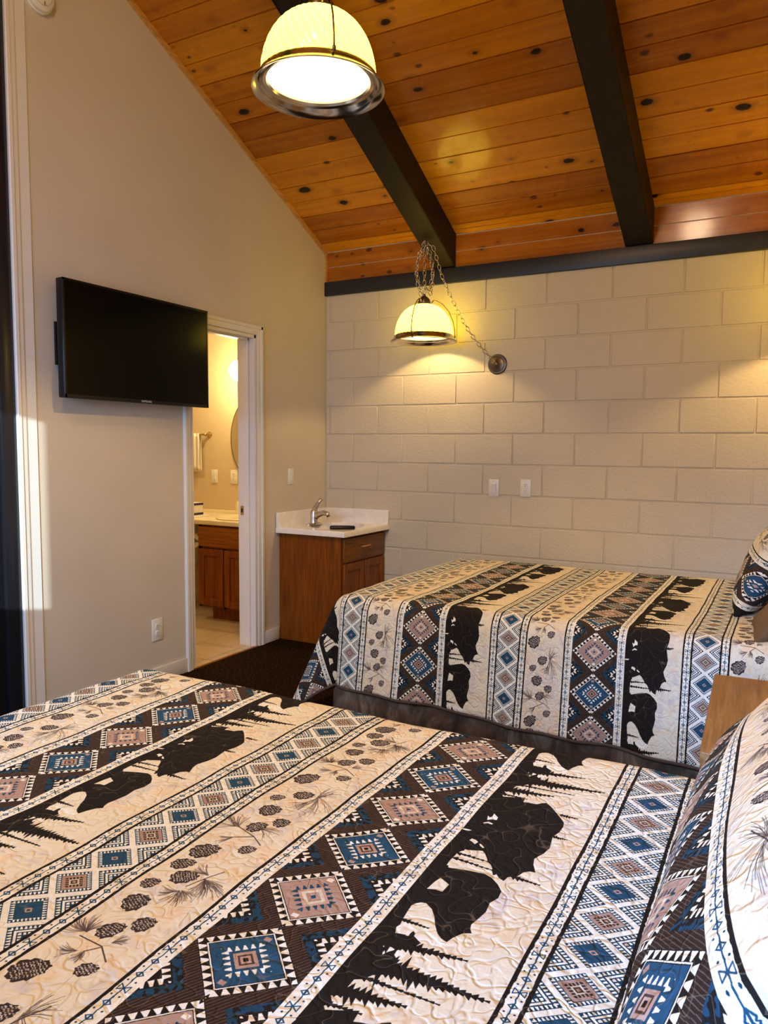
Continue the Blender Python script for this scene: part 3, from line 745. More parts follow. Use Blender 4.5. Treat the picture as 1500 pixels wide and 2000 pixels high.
# ---- nightstand between the beds
t = thing('nightstand', 'light oak nightstand between the heads of the two beds', 'nightstand', (3.14, -2.53, 0))
bx('top', (2.895, -2.875, .590), (3.38, -2.185, .618), M_top, t, bev=.003)
bm = bmesh.new()
for a, b in (((2.915, -2.862, .06), (2.935, -2.215, .59)), ((2.935, -2.862, .06), (3.38, -2.845, .59)), ((2.935, -2.233, .06), (3.38, -2.215, .59)), ((3.362, -2.862, .06), (3.38, -2.215, .59)), ((2.935, -2.862, .06), (3.38, -2.215, .08))): box(bm, a, b)
bm_obj('body', bm, M_top, t)
for z0 in (.10, .35):
    dr = bx('drawer', (2.898, -2.87, z0), (2.914, -2.23, z0 + .22), M_top, t)
    bx('handle', (2.882, -2.60, z0 + .10), (2.899, -2.50, z0 + .115), M_chrome, dr)

t.rotation_euler[2] = math.radians(2.3); t.location.x += .017

# ================================================================ television
t = thing('television', 'black flat screen television mounted on the wall beside the bathroom doorway', 'television', (0, -1.87, 1.82))
ty0, ty1, tz0, tz1 = -2.368, -1.394, 1.546, 2.095
bm = bmesh.new(); box(bm, (.055, ty0, tz0), (.100, ty1, tz1), .006, 3); box(bm, (.035, ty0 + .12, tz0 + .05), (.056, ty1 - .12, tz1 - .12), .01); bm_obj('body', bm, M_black, t, smooth=True)
bm = bmesh.new()
for a, b in (((.098, ty0, tz0), (.103, ty1, tz0 + .018)), ((.098, ty0, tz1 - .012), (.103, ty1, tz1)), ((.098, ty0, tz0), (.103, ty0 + .012, tz1)), ((.098, ty1 - .012, tz0), (.103, ty1, tz1))): box(bm, a, b, .0015, 1)
bm_obj('bezel', bm, M_black, t)
bx('screen', (.096, ty0 + .012, tz0 + .018), (.1008, ty1 - .012, tz1 - .012), M_screen, t, bev=0)
bm = bmesh.new(); box(bm, (.0, ty0 + .30, tz0 + .12), (.008, ty1 - .30, tz1 - .12), .001); box(bm, (.006, ty0 + .32, 1.76), (.036, ty0 + .36, 1.9)); box(bm, (.006, ty1 - .36, 1.76), (.036, ty1 - .32, 1.9))
box(bm, (.020, ty0 + .012, 1.70), (.034, ty0 + .33, 1.90), .002); bm_obj('wall_mount', bm, M_black, t)
def text_on(name, s, loc, size, rot, m, parent, ext=.0004):
    cu = bpy.data.curves.new(name, 'FONT'); cu.body = s; cu.size = size; cu.align_x = 'CENTER'; cu.align_y = 'CENTER'; cu.extrude = ext
    o = bpy.data.objects.new(name, cu); C.objects.link(o); o.rotation_euler = rot; cu.materials.append(m)
    o.location = loc; bpy.context.view_layer.update()
    me = bpy.data.meshes.new_from_object(o.evaluated_get(bpy.context.evaluated_depsgraph_get())); me.transform(o.matrix_world)
    bpy.data.objects.remove(o); p = bpy.data.objects.new(name, me); C.objects.link(p)
    p.parent = parent; p.matrix_parent_inverse = Matrix.Translation(-parent.location); return p
M_grey = mat('grey_lettering', (.55, .55, .55), .4)
text_on('logo', 'SAMSUNG', (.1035, -1.868, tz0 + .009), .0155, (pi / 2, 0, pi / 2), M_grey, t)

# ================================================================ pendant lamps
def shade_mat(name, e_out, e_in):
    m = bpy.data.materials.new(name); m.use_nodes = True; nt = m.node_tree; nt.nodes.clear()
    out = nt.nodes.new('ShaderNodeOutputMaterial'); em = nt.nodes.new('ShaderNodeEmission'); em.inputs[0].default_value = (*e_out[0], 1); em.inputs[1].default_value = e_out[1]
    e2 = nt.nodes.new('ShaderNodeEmission'); e2.inputs[0].default_value = (*e_in[0], 1); e2.inputs[1].default_value = e_in[1]
    gl = nt.nodes.new('ShaderNodeBsdfGlossy'); gl.inputs['Roughness'].default_value = .2; gl.inputs['Color'].default_value = (.9, .85, .7, 1)
    geo = nt.nodes.new('ShaderNodeNewGeometry'); mx = nt.nodes.new('ShaderNodeMixShader')
    tcn = nt.nodes.new('ShaderNodeTexCoord'); sp = nt.nodes.new('ShaderNodeSeparateXYZ'); nt.links.new(tcn.outputs['Object'], sp.inputs[0])
    # the frosted glass glows brightest near the bulb at the crown (height measured in the lamp itself)
    mr = nt.nodes.new('ShaderNodeMapRange'); mr.inputs[1].default_value = .0; mr.inputs[2].default_value = .24; mr.inputs[3].default_value = .85 * e_out[1]; mr.inputs[4].default_value = 1.25 * e_out[1]
    nt.links.new(sp.outputs[2], mr.inputs[0])
    fl = nt.nodes.new('ShaderNodeAttribute'); fl.attribute_name = 'flute'      # shading of the flutes put into the emission so they show
    mu = nt.nodes.new('ShaderNodeMath'); mu.operation = 'MULTIPLY'; nt.links.new(mr.outputs[0], mu.inputs[0]); nt.links.new(fl.outputs['Fac'], mu.inputs[1]); nt.links.new(mu.outputs[0], em.inputs[1])
    at = nt.nodes.new('ShaderNodeAttribute'); at.attribute_name = 'inside'
    nt.links.new(at.outputs['Fac'], mx.inputs[0]); nt.links.new(em.outputs[0], mx.inputs[1]); nt.links.new(e2.outputs[0], mx.inputs[2])
    m2 = nt.nodes.new('ShaderNodeMixShader'); m2.inputs[0].default_value = .08; nt.links.new(mx.outputs[0], m2.inputs[1]); nt.links.new(gl.outputs[0], m2.inputs[2])
    nt.links.new(m2.outputs[0], out.inputs[0]); return m
M_shade = shade_mat('lit_frosted_glass', ((1.0, .68, .070), 7.0), ((1.0, .84, .50), 2.0))
M_bulb = mat('lit_bulb', (1, .9, .7), .5); M_bulb.node_tree.nodes['Principled BSDF'].inputs['Emission Color'].default_value = (1, .85, .6, 1); M_bulb.node_tree.nodes['Principled BSDF'].inputs['Emission Strength'].default_value = 8
def link_pts(c, d, q, L, r):        # one oval chain link
    c = Vector(c); return [c + d * (math.cos(t) * L / 2) + q * (math.sin(t) * r) for t in [2 * pi * k / 12 for k in range(12)]]
def chain(bm, pts, L=.038, w=.0105, wire=.0024):
    P = [Vector(p) for p in pts]; seg = []
    tot = sum((b - a).length for a, b in zip(P[:-1], P[1:])); n = max(2, int(tot / (L * .80))); 
    def at(s):
        for a, b in zip(P[:-1], P[1:]):
            l = (b - a).length
            if s <= l: return a + (b - a) * (s / l), (b - a).normalized()
            s -= l
        return P[-1], (P[-1] - P[-2]).normalized()
    for i in range(n):
        c, d = at(tot * (i + .5) / n); up = Vector((0, 0, 1)) if abs(d.z) < .95 else Vector((1, 0, 0)); q = d.cross(up).normalized(); r_ = d.cross(q).normalized()
        tube(bm, link_pts(c, d, q if i % 2 else r_, L, w), wire, 6, closed=True)
def make_pendant(loc, label, wat, az=0.0, chains=(), extra=None, R=.2165):
    x, y, z = loc                   # z = height of the rim
    t = thing('pendant_lamp', label, 'pendant lamp', loc, 'matching pendant lamps')
    k = R / .2165
    # rim: stepped spun metal ring
    bm = bmesh.new(); pr = [(.166, .012), (.170, .004), (.180, .000), (.184, .004), (.192, -.006), (.197, -.004), (.204, -.014), (.2165, -.020), (.2170, -.016), (.206, -.008), (.198, .004), (.192, .018), (.186, .024), (.172, .022), (.166, .012)]
    lathe(bm, [(a * k, b * k) for a, b in pr], loc, 72); bm_obj('rim', bm, M_pewter, t, smooth=True)
    # swirled glass dome
    bm = bmesh.new(); ins = bm.verts.layers.float.new('inside'); flu = bm.verts.layers.float.new('flute'); outer = []
    for i in range(49):
        a = i / 48 * pi / 2 * .93; outer.append((.1865 * math.cos(a) ** .82 * k, (.016 + .205 * math.sin(a)) * k))
    def swirl(r, zz, th, kk): return r * (1 + .010 * math.sin(36 * (th + (zz * 3.2))))
    def swirl2(r, zz, th, kk): return r
    lathe(bm, outer, loc, 216, rfun=swirl)
    bm.verts.ensure_lookup_table(); n0 = len(bm.verts)
    for v in bm.verts: v[flu] = .90 + .12 * math.sin(36 * (math.atan2(v.co.y - y, v.co.x - x) + (v.co.z - z) * 3.2))
    lathe(bm, [(max(.004, r - .005), zz - .003) for r, zz in outer], loc, 72); bm.verts.ensure_lookup_table()
    for v in bm.verts[n0:]: v[ins] = 1.0
    # object origin at the lamp so the glow follows its own height
    for v in bm.verts: v.co -= Vector(loc)
    me = bpy.data.meshes.new('shade'); bm.to_mesh(me); bm.free(); o = bpy.data.objects.new('shade', me); C.objects.link(o); me.materials.append(M_shade)
    me.polygons.foreach_set('use_smooth', [True] * len(me.polygons)); o.parent = t
    # cap
    bm = bmesh.new(); lathe(bm, [(.052, .200), (.054, .214), (.040, .222), (.041, .236), (.034, .252), (.018, .268), (.010, .272), (.008, .284), (.0005, .286)], loc, 40, M=None)
    bm_obj('cap', bm, M_bronze, t, smooth=True)
    for j in range(3):
        a = az + j * 2 * pi / 3; pts = []
        ctrl = [(.046, .228), (.062, .246), (.082, .243), (.120, .222), (.160, .178), (.188, .118), (.200, .060), (.203, .004)]
        for q in range(len(ctrl) - 1):
            for s in range(4):
                f_ = s / 4; r0 = ctrl[q][0] * (1 - f_) + ctrl[q + 1][0] * f_; z0 = ctrl[q][1] * (1 - f_) + ctrl[q + 1][1] * f_
                pts.append((x + r0 * k * math.cos(a), y + r0 * k * math.sin(a), z + z0 * k))
        bm = bmesh.new(); tube(bm, pts, .0032, 8); lathe(bm, [(.0005, -.012), (.006, -.008), (.006, .004), (.0005, .008)], pts[-1], 12); bm_obj('arm', bm, M_bronze, t, smooth='all')
    bm = bmesh.new(); bmesh.ops.create_uvsphere(bm, u_segments=20, v_segments=12, radius=.028, matrix=Matrix.Translation((x, y, z + .150))); bm_obj('bulb', bm, M_bulb, t, smooth='all')
    bm = bmesh.new(); lathe(bm, [(.014, .176), (.016, .215)], loc, 16, close=True); bm_obj('socket', bm, M_bronze, t)
    L_ = light('pendant_light', 'POINT', (x, y, z + .112), wat, WARM, shadow_soft_size=.018)
    bm = bmesh.new()
    for cpts in chains: chain(bm, cpts)
    if chains: bm_obj('chain', bm, M_pewter, t, smooth='all')
    return t
P2 = (.943, -.291, 2.030)
hz = 2.667
hook = Vector((P2[0], P2[1], hz - .02)); top2 = Vector((P2[0], P2[1], P2[2] + .282))
def sag(a, b, dx, dy, n=8, low=0.0):
    a = Vector(a); b = Vector(b); out = []
    for i in range(n + 1):
        f_ = i / n; p = a.lerp(b, f_); s = math.sin(pi * f_); out.append((p.x + dx * s, p.y + dy * s, p.z - low * s))
    return out
plate = Vector((1.345, -.030, 1.880))
ch = [sag(hook, top2, .000, .0), sag(hook - Vector((.0, 0, .02)), top2 + Vector((-.02, 0, .035)), -.050, .01), sag(hook, top2 + Vector((-.035, .0, .02)), -.030, -.02),
      sag(hook, top2 + Vector((.035, .0, .03)), .035, .01), sag(hook - Vector((0, 0, .02)), top2 + Vector((.06, 0, .07)), .020, -.01),
      [tuple(top2 + Vector((-.035, 0, .02))), tuple(top2 + Vector((-.015, 0, -.02))), tuple(top2 + Vector((0, 0, .0)))],
      [tuple(top2 + Vector((.06, 0, .07))), tuple(top2 + Vector((.045, 0, .0))), tuple(top2 + Vector((.02, 0, .035))), tuple(top2)],
      [tuple(hook), (1.0, -.285, 2.60), (1.03, -.27, 2.50)] + sag((1.045, -.262, 2.44), plate, -.02, 0, 10, .045)]
t = make_pendant(P2, 'lit pendant lamp hung by chains from the dark rafter close to the block wall', PEND_W[1], az=math.radians(-87), chains=ch)
bm = bmesh.new(); tube(bm, [(P2[0], P2[1], hz + .004), (P2[0], P2[1], hz - .012), (P2[0] + .010, P2[1], hz - .020), (P2[0] + .012, P2[1], hz - .034), (P2[0], P2[1], hz - .042), (P2[0] - .012, P2[1], hz - .034)], .0035, 8); lathe(bm, [(.012, 0), (.012, .006)], (P2[0], P2[1], hz - .004), 16, close=True)
bm_obj('hook', bm, M_dark, t, smooth='all')
bm = bmesh.new(); Mr = Matrix.Rotation(pi / 2, 3, 'X')
lathe(bm, [(.066, -.004), (.066, .004), (.060, .010), (.050, .011), (.046, .016), (.020, .022), (.010, .030), (.008, .036), (.0005, .038)], (1.345, -.0035, 1.878), 48, M=Mr); bm_obj('wall_plate', bm, M_bronze, t, smooth=True)
P1 = (1.668, -2.605, 2.503)
c1z = ceil(P1[1])
make_pendant(P1, 'lit pendant lamp with pewter rim hanging nearest, high above the near bed', PEND_W[0], az=math.radians(-43), chains=[[(P1[0], P1[1], P1[2] + .285), (P1[0], P1[1], c1z - .03)]])
bpy.context.view_layer.update()
# unseen flush light behind the camera, added to lift the upper walls
CL = (2.0, -4.55, ceil(-4.55) - .10)
t = thing('added_ceiling_fill', 'added round flush ceiling light, unseen, brightening the upper walls', 'ceiling light', CL)
bm = bmesh.new(); lathe(bm, [(.17, .10), (.17, .04), (.155, .03)], CL, 40); bm_obj('base', bm, M_pewter, t, smooth=True)
bm = bmesh.new(); lathe(bm, [(.155, .03), (.14, -.02), (.09, -.05), (.0005, -.06)], CL, 40); bm_obj('diffuser', bm, M_bulb, t, smooth='all')
light('added_fill_bulb', 'POINT', (CL[0], CL[1], CL[2] - .16), ROOM_W, (1.0, .70, .42), shadow_soft_size=.15)
P3 = (3.155, -.42, 2.02)
make_pendant(P3, 'pendant lamp above the pillows of the far bed', PEND_W[2], chains=[[(P3[0], P3[1], P3[2] + .285), (P3[0], P3[1], ceil(P3[1]) - .03)]])
# ================================================================ switches and outlets
def wallM(origin, normal):            # local x across the plate, y up, z out of the wall
    n = Vector(normal); up = Vector((0, 0, 1)); x = up.cross(n).normalized(); M = Matrix((x, up, n)).transposed().to_4x4(); M.translation = Vector(origin); return M
def plate(kind, origin, normal, label, w=.070, h=.114, cat=None):
    M = wallM(origin, normal); t = thing('light_switch' if kind == 'switch' else 'electrical_outlet', label, 'light switch' if kind == 'switch' else 'outlet', origin)
    bm = bmesh.new(); box(bm, (-w / 2, -h / 2, 0), (w / 2, h / 2, .006), .0025, 2, M=M); bm_obj('cover_plate', bm, M_white, t, smooth=True)
    if kind == 'switch':
        bm = bmesh.new(); box(bm, (-.0165, -.033, .004), (.0165, .033, .0085), .001, 1, M=M)
        vs_ = box(bm, (-.014, -.030, .006), (.014, .030, .011), .001, 1, M=M @ Matrix.Rotation(.07, 4, 'X')); bm_obj('rocker', bm, M_white, t)
        bm = bmesh.new(); box(bm, (-.0175, -.034, .0055), (.0175, .034, .0066), 0, 1, M=M); bm_obj('gap', bm, M_grey, t)
    else:
        for s in (-1, 1):
            bm = bmesh.new(); lathe(bm, [(.0168, 0), (.0168, .008), (.0155, .009)], (0, 0, 0), 24, close=True)
            for v in bm.verts: v.co = M @ (Vector((max(-.0168, min(.0168, v.co.x)), max(-.0135, min(.0135, v.co.y)) + s * .0195, v.co.z)))
            soc = bm_obj('socket', bm, M_white, t)
            bm = bmesh.new(); yy = s * .0195
            box(bm, (-.0075, yy - .001, .0088), (-.0055, yy + .008, .0094), M=M); box(bm, (.0055, yy - .001, .0088), (.0075, yy + .008, .0094), M=M); box(bm, (-.002, yy - .009, .0088), (.002, yy - .005, .0094), M=M)
            bm_obj('slots', bm, M_dark, soc)
    for zz in ((-.048, .048) if kind == 'switch' else (0,)):
        bm = bmesh.new(); lathe(bm, [(.003, .006), (.003, .0072)], (0, zz, 0), 10, close=True)
        for v in bm.verts: v.co = M @ v.co
        bm_obj('screw', bm, M_grey, t)
plate('outlet', (0, -1.725, .300), (1, 0, 0), 'white outlet low on the left wall below the television', .078, .124)
plate('switch', (0, -.452, 1.122), (1, 0, 0), 'narrow white light switch between the doorway and the corner', .066, .112)
plate('switch', (1.337, -.004, 1.065), (0, -1, 0), 'white rocker light switch on the block wall')
plate('outlet', (1.556, -.004, 1.070), (0, -1, 0), 'white duplex outlet on the block wall beside the rocker switch')
plate('switch', (-1.175, BY, 1.078), (0, -1, 0), 'ivory light switch on the bathroom wall below the towel ring', .066, .112)
plate('outlet', (-.965, BY, 1.078), (0, -1, 0), 'ivory outlet on the bathroom wall below the oval mirror', .074, .114)

# smoke detector high on the left wall
so = (0, -2.380, 3.338); t = thing('smoke_detector', 'round white smoke detector high on the left wall', 'smoke detector', so)
bm = bmesh.new(); lathe(bm, [(.078, 0), (.078, .012), (.072, .016), (.070, .030), (.060, .038), (.0005, .040)], so, 56, M=Matrix.Rotation(pi / 2, 3, 'Y')); bm_obj('housing', bm, M_white, t, smooth=True)
bm = bmesh.new(); lathe(bm, [(.052, .0385), (.052, .0402), (.048, .0402), (.048, .0385)], so, 48, M=Matrix.Rotation(pi / 2, 3, 'Y')); bm_obj('grille_ring', bm, M_grey, t, smooth=True)
text_on('lettering', 'E', (.041, so[1] + .012, so[2] - .040), .020, (pi / 2, 0, pi / 2), M_dark, t)

# ================================================================ corner vanity with basin
VX, VY = .500, -.590
t = thing('vanity_cabinet', 'honey oak corner vanity cabinet below the white basin top', 'cabinet', (.25, -.3, 0))
bm = bmesh.new(); box(bm, (.004, VY, 0), (VX - .02, VY + .016, .740), .001, 1); bm_obj('side_panel', bm, M_oak, t)
bm = bmesh.new(); box(bm, (.004, VY + .016, .09), (VX - .02, -.012, .738)); box(bm, (.004, VY + .016, 0), (VX - .085, -.012, .09)); bm_obj('body', bm, M_oak, t)
bm = bmesh.new()
for a, b in (((VX - .02, VY, .09), (VX, VY + .035, .74)), ((VX - .02, -.045, .09), (VX, -.010, .74)), ((VX - .02, VY + .034, .715), (VX - .0005, -.044, .74)), ((VX - .02, VY + .034, .545), (VX - .0005, -.044, .575)), ((VX - .02, VY + .034, .09), (VX - .0005, -.044, .115)), ((VX - .02, -.312, .09), (VX, -.286, .56))): box(bm, a, b, .001, 1)
box(bm, (VX - .09, VY, 0), (VX - .075, -.012, .09)); bm_obj('face_frame', bm, M_oak, t)
dr = bx('drawer', (VX, VY + .022, .565), (VX + .018, -.022, .722), M_oak_h, t, bev=.004)
bm = bmesh.new(); tube(bm, [(VX + .018, -.352, .652), (VX + .040, -.350, .655), (VX + .044, -.305, .656), (VX + .040, -.260, .655), (VX + .018, -.258, .652)], .0065, 8); bm_obj('handle', bm, mat('oak_pull', (.42, .17, .08), .35), dr, smooth='all')
def panel_door(y0, y1, z0, z1, x, parent, m1, m2, axis='x', s=1):
    bm = bmesh.new(); st = .052
    P = lambda a, b, c, d, e, f_: ((a, b, c), (d, e, f_)) if axis == 'x' else ((b, min(a, d), c), (e, max(a, d), f_))
    q = [P(x, y0, z0, x + s * .018, y0 + st, z1), P(x, y1 - st, z0, x + s * .018, y1, z1), P(x, y0 + st, z0, x + s * .018, y1 - st, z0 + st), P(x, y0 + st, z1 - st, x + s * .018, y1 - st, z1)]
    for a, b in q:
        lo = tuple(min(i, j) for i, j in zip(a, b)); hi = tuple(max(i, j) for i, j in zip(a, b)); box(bm, lo, hi, .003, 1)
    o = bm_obj('door', bm, m1, parent, smooth=True)
    bm = bmesh.new(); a, b = P(x, y0 + st - .004, z0 + st - .004, x + s * .009, y1 - st + .004, z1 - st + .004)
    box(bm, tuple(min(i, j) for i, j in zip(a, b)), tuple(max(i, j) for i, j in zip(a, b))); bm_obj('recessed_panel', bm, m2, o); return o
panel_door(VY + .022, -.304, .100, .552, VX, t, M_oak, M_oak); panel_door(-.294, -.022, .100, .552, VX, t, M_oak, M_oak)
# basin top: slab with an oval bowl pressed into it
t = thing('basin_top', 'white cultured marble basin top on the corner vanity', 'sink', (.27, -.3, .742))
bm = bmesh.new(); nx, ny = 90, 100; X0, X1, Y0, Y1 = .003, .552, -.628, -.008; g = []
for i in range(nx + 1):
    row = []
    for j in range(ny + 1):
        x = X0 + (X1 - X0) * i / nx; yv = Y0 + (Y1 - Y0) * j / ny
        d = math.hypot((x - .295) / .175, (yv + .315) / .215); z = .779
        if d < 1: z -= .125 * (1 - d ** 2.6) ** .7
        elif d < 1.09: z += .003 * math.sin(pi * (d - 1) / .09)
        e = min(X1 - x, yv - Y0)
        if e < .010: z -= .010 - math.sqrt(max(0, .010 ** 2 - (.010 - e) ** 2))
        row.append(bm.verts.new((x, yv, z)))
    g.append(row)
for i in range(nx):
    for j in range(ny): bm.faces.new((g[i][j], g[i + 1][j], g[i + 1][j + 1], g[i][j + 1]))
me = bmesh.ops.extrude_edge_only(bm, edges=[e for e in bm.edges if e.is_boundary])
for v in [v for v in me['geom'] if isinstance(v, bmesh.types.BMVert)]: v.co.z = .742
bm_obj('slab', bm, M_marble, t, smooth=True)
bx('backsplash', (.003, -.628, .776), (.022, -.008, .879), M_marble, t, bev=.004, seg=3); bx('backsplash', (.020, -.024, .776), (.548, -.006, .879), M_marble, t, bev=.004, seg=3)
bm = bmesh.new(); lathe(bm, [(.022, .657), (.022, .659), (.0005, .6595)], (.295, -.315, 0), 24); bm_obj('drain', bm, M_chrome, t)
# faucet at the back left corner of the bowl
fo = Vector((.115, -.330, .779)); t = thing('faucet', 'brushed metal single lever faucet on the white basin top', 'faucet', fo)
bm = bmesh.new(); lathe(bm, [(.036, 0), (.036, .008), (.030, .014), (.026, .05), (.027, .085), (.022, .100), (.0005, .108)], fo, 28)
for v in bm.verts:
    if v.co.z < fo.z + .011: v.co.y = fo.y + (v.co.y - fo.y) * 2.3
bm_obj('base', bm, M_chrome, t, smooth=True)
bm = bmesh.new(); tube(bm, [fo + Vector((.0, 0, .045)), fo + Vector((.035, 0, .072)), fo + Vector((.08, 0, .088)), fo + Vector((.115, 0, .082)), fo + Vector((.124, 0, .062))], [.022, .022, .019, .016, .015], 14); bm_obj('spout', bm, M_chrome, t, smooth='all')
bm = bmesh.new(); tube(bm, [fo + Vector((0, 0, .090)), fo + Vector((.012, 0, .120)), fo + Vector((.040, 0, .158)), fo + Vector((.062, 0, .182))], [.020, .019, .014, .016], 12); bm_obj('lever', bm, M_chrome, t, smooth='all')
# remote control
ro = Vector((.452, -.490, .7795)); Mr = Matrix.Translation(ro) @ Matrix.Rotation(math.radians(33), 4, 'Z')
t = thing('remote_control', 'black remote control lying on the front of the white basin top', 'remote control', ro)
bm = bmesh.new(); box(bm, (-.085, -.025, 0), (.085, .025, .024), .010, 4, M=Mr); bm_obj('body', bm, M_black, t, smooth=True)
bm = bmesh.new()
for i in range(9):
    for j in range(3): box(bm, (-.060 + i * .013, -.013 + j * .011, .0235), (-.052 + i * .013, -.007 + j * .011, .0255), .0006, 1, M=Mr)
bm_obj('buttons', bm, mat('dark_rubber', (.03, .03, .032), .6), t)

# ================================================================ bathroom
M_cream = mat('ivory_laminate', (.80, .72, .52), .25)
CY = -.425; CX0, CX1 = -.880, -.18
t = thing('vanity_cabinet', 'honey oak bathroom vanity cabinet seen through the doorway', 'cabinet', (-.58, -.2, 0))
bm = bmesh.new(); box(bm, (CX0, CY + .02, .105), (CX1, BY - .005, .735)); box(bm, (CX0 + .07, CY + .075, 0), (CX1, BY - .005, .105)); bm_obj('body', bm, M_oak, t)
bm = bmesh.new()
for a, b in (((CX0, CY, .105), (CX0 + .035, CY + .02, .735)), ((CX1 - .035, CY, .105), (CX1, CY + .02, .735)), ((CX0, CY, .70), (CX1, CY + .02, .735)), ((CX0, CY, .545), (CX1, CY + .02, .575)), ((CX0, CY, .105), (CX1, CY + .02, .135)), ((-.64, CY, .105), (-.605, CY + .02, .56))): box(bm, a, b, .001, 1)
bm_obj('face_frame', bm, M_oak, t)
bx('drawer', (CX0 + .012, CY - .018, .570), (CX1 - .02, CY, .722), M_oak_x, t, bev=.004)
panel_door(CX0 + .012, -.632, .120, .552, CY, t, M_oak, M_oak, 'y', -1); panel_door(-.618, CX1 - .02, .120, .552, CY, t, M_oak, M_oak, 'y', -1)
t = thing('bathroom_counter', 'ivory counter with raised sink on the bathroom vanity', 'countertop', (-.7, -.2, .735))
bx('slab', (-1.75, CY - .03, .737), (-.14, BY - .004, .772), M_cream, t, bev=.006, seg=3)
bx('backsplash', (-1.75, BY - .022, .770), (-.14, BY - .004, .80), M_cream, t, bev=.004)
bm = bmesh.new(); lathe(bm, [(.225, .770), (.235, .779), (.225, .787), (.20, .786), (.15, .776), (.08, .7735)], (-.62, -.17, 0), 48)
bm_obj('sink_rim', bm, M_cream, t, smooth=True)
o = bx('paper_mat', (-1.30, -.36, .7725), (-1.0, -.12, .7755), M_white, None, bev=.001); tag(o, 'flat white paper lying on the bathroom counter beside the tissue box', 'paper')
tb = thing('tissue_box', 'white tissue box with navy edges on the bathroom counter', 'tissue box', (-1.22, -.20, .7755))
bx('body', (-1.285, -.255, .7757), (-1.105, -.125, .875), M_white, tb, bev=.003)
M_navy = mat('navy_print', (.02, .025, .08), .5)
bm = bmesh.new(); box(bm, (-1.2865, -.2565, .777), (-1.1035, -.1235, .794)); box(bm, (-1.2865, -.2565, .854), (-1.1035, -.1235, .872)); bm_obj('navy_bands', bm, M_navy, tb)
bx('printed_mark', (-1.24, -.2568, .815), (-1.175, -.2550, .828), mat('tan_print', (.35, .22, .10), .6), tb, bev=0)
sd = thing('soap_dispenser', 'ivory soap dispenser on the bathroom counter beside the door jamb', 'soap dispenser', (-.80, -.02, .772))
bm = bmesh.new(); lathe(bm, [(.026, .7725), (.028, .79), (.027, .87), (.018, .885), (.010, .89), (.010, .905), (.0005, .906)], (-.835, .0, 0), 24); bm_obj('bottle', bm, M_cream, sd, smooth=True)
bm = bmesh.new(); tube(bm, [(-.835, .0, .90), (-.835, .0, .925), (-.835, -.04, .925)], .005, 8); bm_obj('pump', bm, M_cream, sd, smooth='all')
# oval mirror
MC = (-.665, BY - .012, 1.395); t = thing('mirror', 'oval frameless mirror above the bathroom sink', 'mirror', MC)
Me = Matrix(((1, 0, 0), (0, 0, 1), (0, 1, 0)))
bm = bmesh.new(); Mz = Matrix.Diagonal((1, 1, 1)) 
lathe(bm, [(.0005, .006), (.300, .006), (.318, .0035), (.318, .0)], (0, 0, 0), 72)
for v in bm.verts: v.co = Vector((MC[0] + v.co.x * 1.0, MC[1] - v.co.z, MC[2] + v.co.y * 1.20))
bm_obj('glass', bm, mat('mirror_glass', (.9, .88, .82), .02, 1.0), t, smooth=True)
bm = bmesh.new(); tube(bm, [(MC[0] + .319 * math.cos(a), MC[1] - .002, MC[2] + .383 * math.sin(a)) for a in [2 * pi * k / 72 for k in range(72)]], .004, 6, closed=True); bm_obj('edge_trim', bm, M_bronze, t, smooth='all')
# globe light over the mirror
VL = Vector((-.80, BY - .12, 1.925)); t = thing('vanity_light', 'glowing globe wall light above the bathroom mirror', 'wall lamp', VL)
bm = bmesh.new(); bmesh.ops.create_uvsphere(bm, u_segments=32, v_segments=20, radius=.085, matrix=Matrix.Translation(VL))
M_globe = mat('lit_globe', (1, .9, .7), .5); M_globe.node_tree.nodes['Principled BSDF'].inputs['Emission Color'].default_value = (1, .80, .45, 1); M_globe.node_tree.nodes['Principled BSDF'].inputs['Emission Strength'].default_value = 14
bm_obj('globe', bm, M_globe, t, smooth='all')
bx('base', (-1.0 + .2, BY - .045, 1.87), (-.45, BY - .002, 1.98), M_chrome, t, bev=.004)
light('vanity_globe_light', 'POINT', VL + Vector((.0, -.12, -.02)), BATH_W, (1.0, .70, .30), shadow_soft_size=.07)
light('bathroom_ceiling_light', 'AREA', (-1.2, -1.2, 2.42), 9.0, (1.0, .72, .36), aim=(0, 0, -1), size=.3)
# towel ring and towel
RC = Vector((-1.255, BY, 1.425)); t = thing('towel_bar', 'brass towel bar on the bathroom wall left of the switch', 'towel bar', RC)
bm = bmesh.new(); lathe(bm, [(.024, 0), (.024, .006), (.016, .012), (.009, .05), (.013, .058), (.0005, .066)], (RC.x + .03, RC.y, RC.z), 24, M=Matrix.Rotation(pi / 2, 3, 'X'))
tube(bm, [(RC.x + .03, RC.y - .052, RC.z), (RC.x - .35, RC.y - .052, RC.z)], .007, 10); bm_obj('bar', bm, mat('brass', (.62, .42, .18), .25, 1.0), t, smooth=True)
bm = bmesh.new(); g = []
for i in range(25):
    row = []
    xx = RC.x - .030 - .17 * i / 24
    for j in range(33):
        s = j / 32 * .62 - .30; fold = .006 * math.sin(i * 1.1) + .003 * math.sin(i * 2.3 + j * .2)
        if s < -.01: p = (xx, RC.y - .066 - fold - .012 * abs(s), RC.z + .009 + s)
        elif s > .01: p = (xx, RC.y - .036 + fold * .5, RC.z + .009 - s)
        else: p = (xx, RC.y - .052 + s * 1.2, RC.z + .0105)
        row.append(bm.verts.new(p))
    g.append(row)
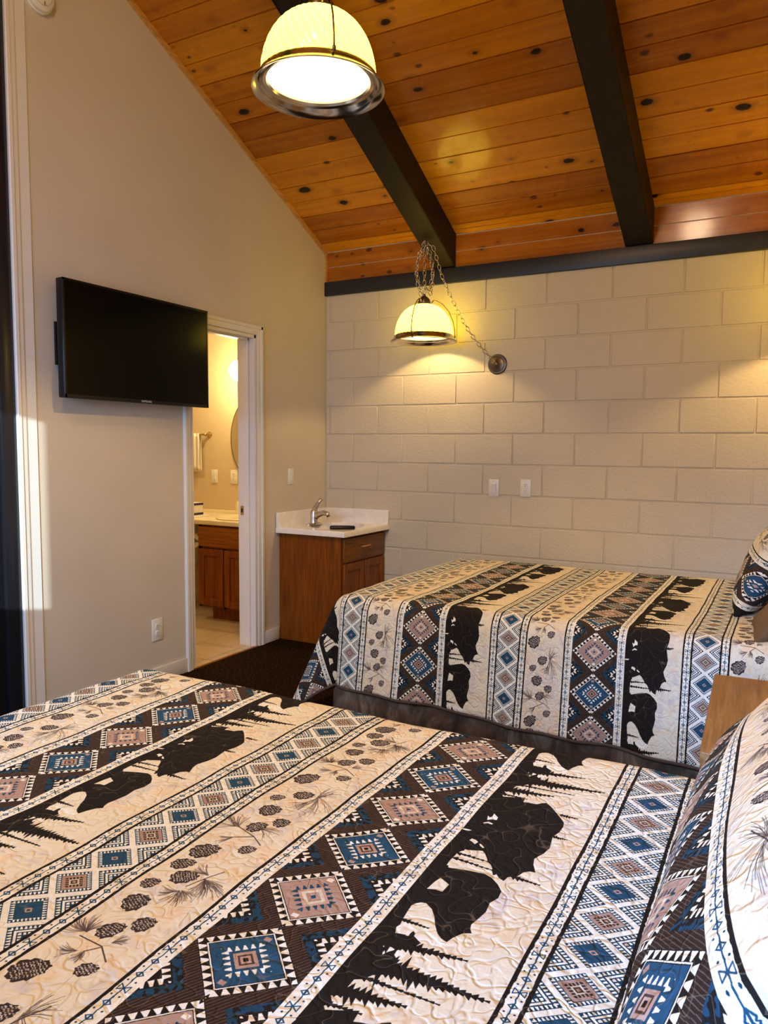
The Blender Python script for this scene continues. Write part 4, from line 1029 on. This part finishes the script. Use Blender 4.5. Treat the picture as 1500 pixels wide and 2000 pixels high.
for i in range(24):
    for j in range(32): bm.faces.new((g[i][j], g[i + 1][j], g[i + 1][j + 1], g[i][j + 1]))
tw = bm_obj('hand_towel', bm, m_paint('terry_cloth', (.80, .76, .66), .9, 400, .8, .02), None, smooth='all'); tag(tw, 'white hand towel hanging from the bathroom towel bar', 'towel')
sm = tw.modifiers.new('thickness', 'SOLIDIFY'); sm.thickness = .005
# toilet beyond the vanity
M_china = mat('white_china', (.82, .78, .68), .12)
t = thing('toilet', 'white toilet beside the bathroom vanity, mostly behind the door casing', 'toilet', (-1.42, -.25, 0))
bx('tank', (-1.64, -.10, .36), (-1.22, BY - .02, .70), M_china, t, bev=.02, seg=4); bx('tank_lid', (-1.65, -.112, .70), (-1.21, BY - .01, .728), M_china, t, bev=.008, seg=3)
bm = bmesh.new(); lathe(bm, [(.13, 0), (.125, .03), (.10, .12), (.12, .22), (.18, .33), (.195, .375), (.185, .39), (.15, .385), (.12, .30)], (-1.43, -.33, 0), 40)
for v in bm.verts: v.co.y = -.33 + (v.co.y + .33) * 1.3
bm_obj('bowl', bm, M_china, t, smooth=True)
bm = bmesh.new(); lathe(bm, [(.20, .392), (.20, .412), (.0005, .418)], (-1.43, -.33, 0), 40)
for v in bm.verts: v.co.y = -.33 + (v.co.y + .33) * 1.25
bm_obj('seat_lid', bm, M_china, t, smooth=True)
bm = bmesh.new(); tube(bm, [(-1.24, -.10, .65), (-1.24, -.125, .65), (-1.29, -.128, .645)], .007, 8); bm_obj('flush_lever', bm, M_bronze, t, smooth='all')
t = thing('toilet_roll', 'white toilet roll on its holder on the side of the bathroom vanity', 'toilet roll', (CX0 - .06, -.33, .60))
bm = bmesh.new(); lathe(bm, [(.020, -.05), (.055, -.05), (.055, .05), (.020, .05), (.020, -.05)], (CX0 - .075, -.345, .60), 32, M=Matrix.Rotation(pi / 2, 3, 'X')); bm_obj('paper', bm, M_white, t, smooth=True)
bm = bmesh.new(); tube(bm, [(CX0, -.41, .60), (CX0 - .075, -.41, .60), (CX0 - .075, -.28, .60)], .008, 8); bm_obj('holder', bm, M_bronze, t, smooth='all')
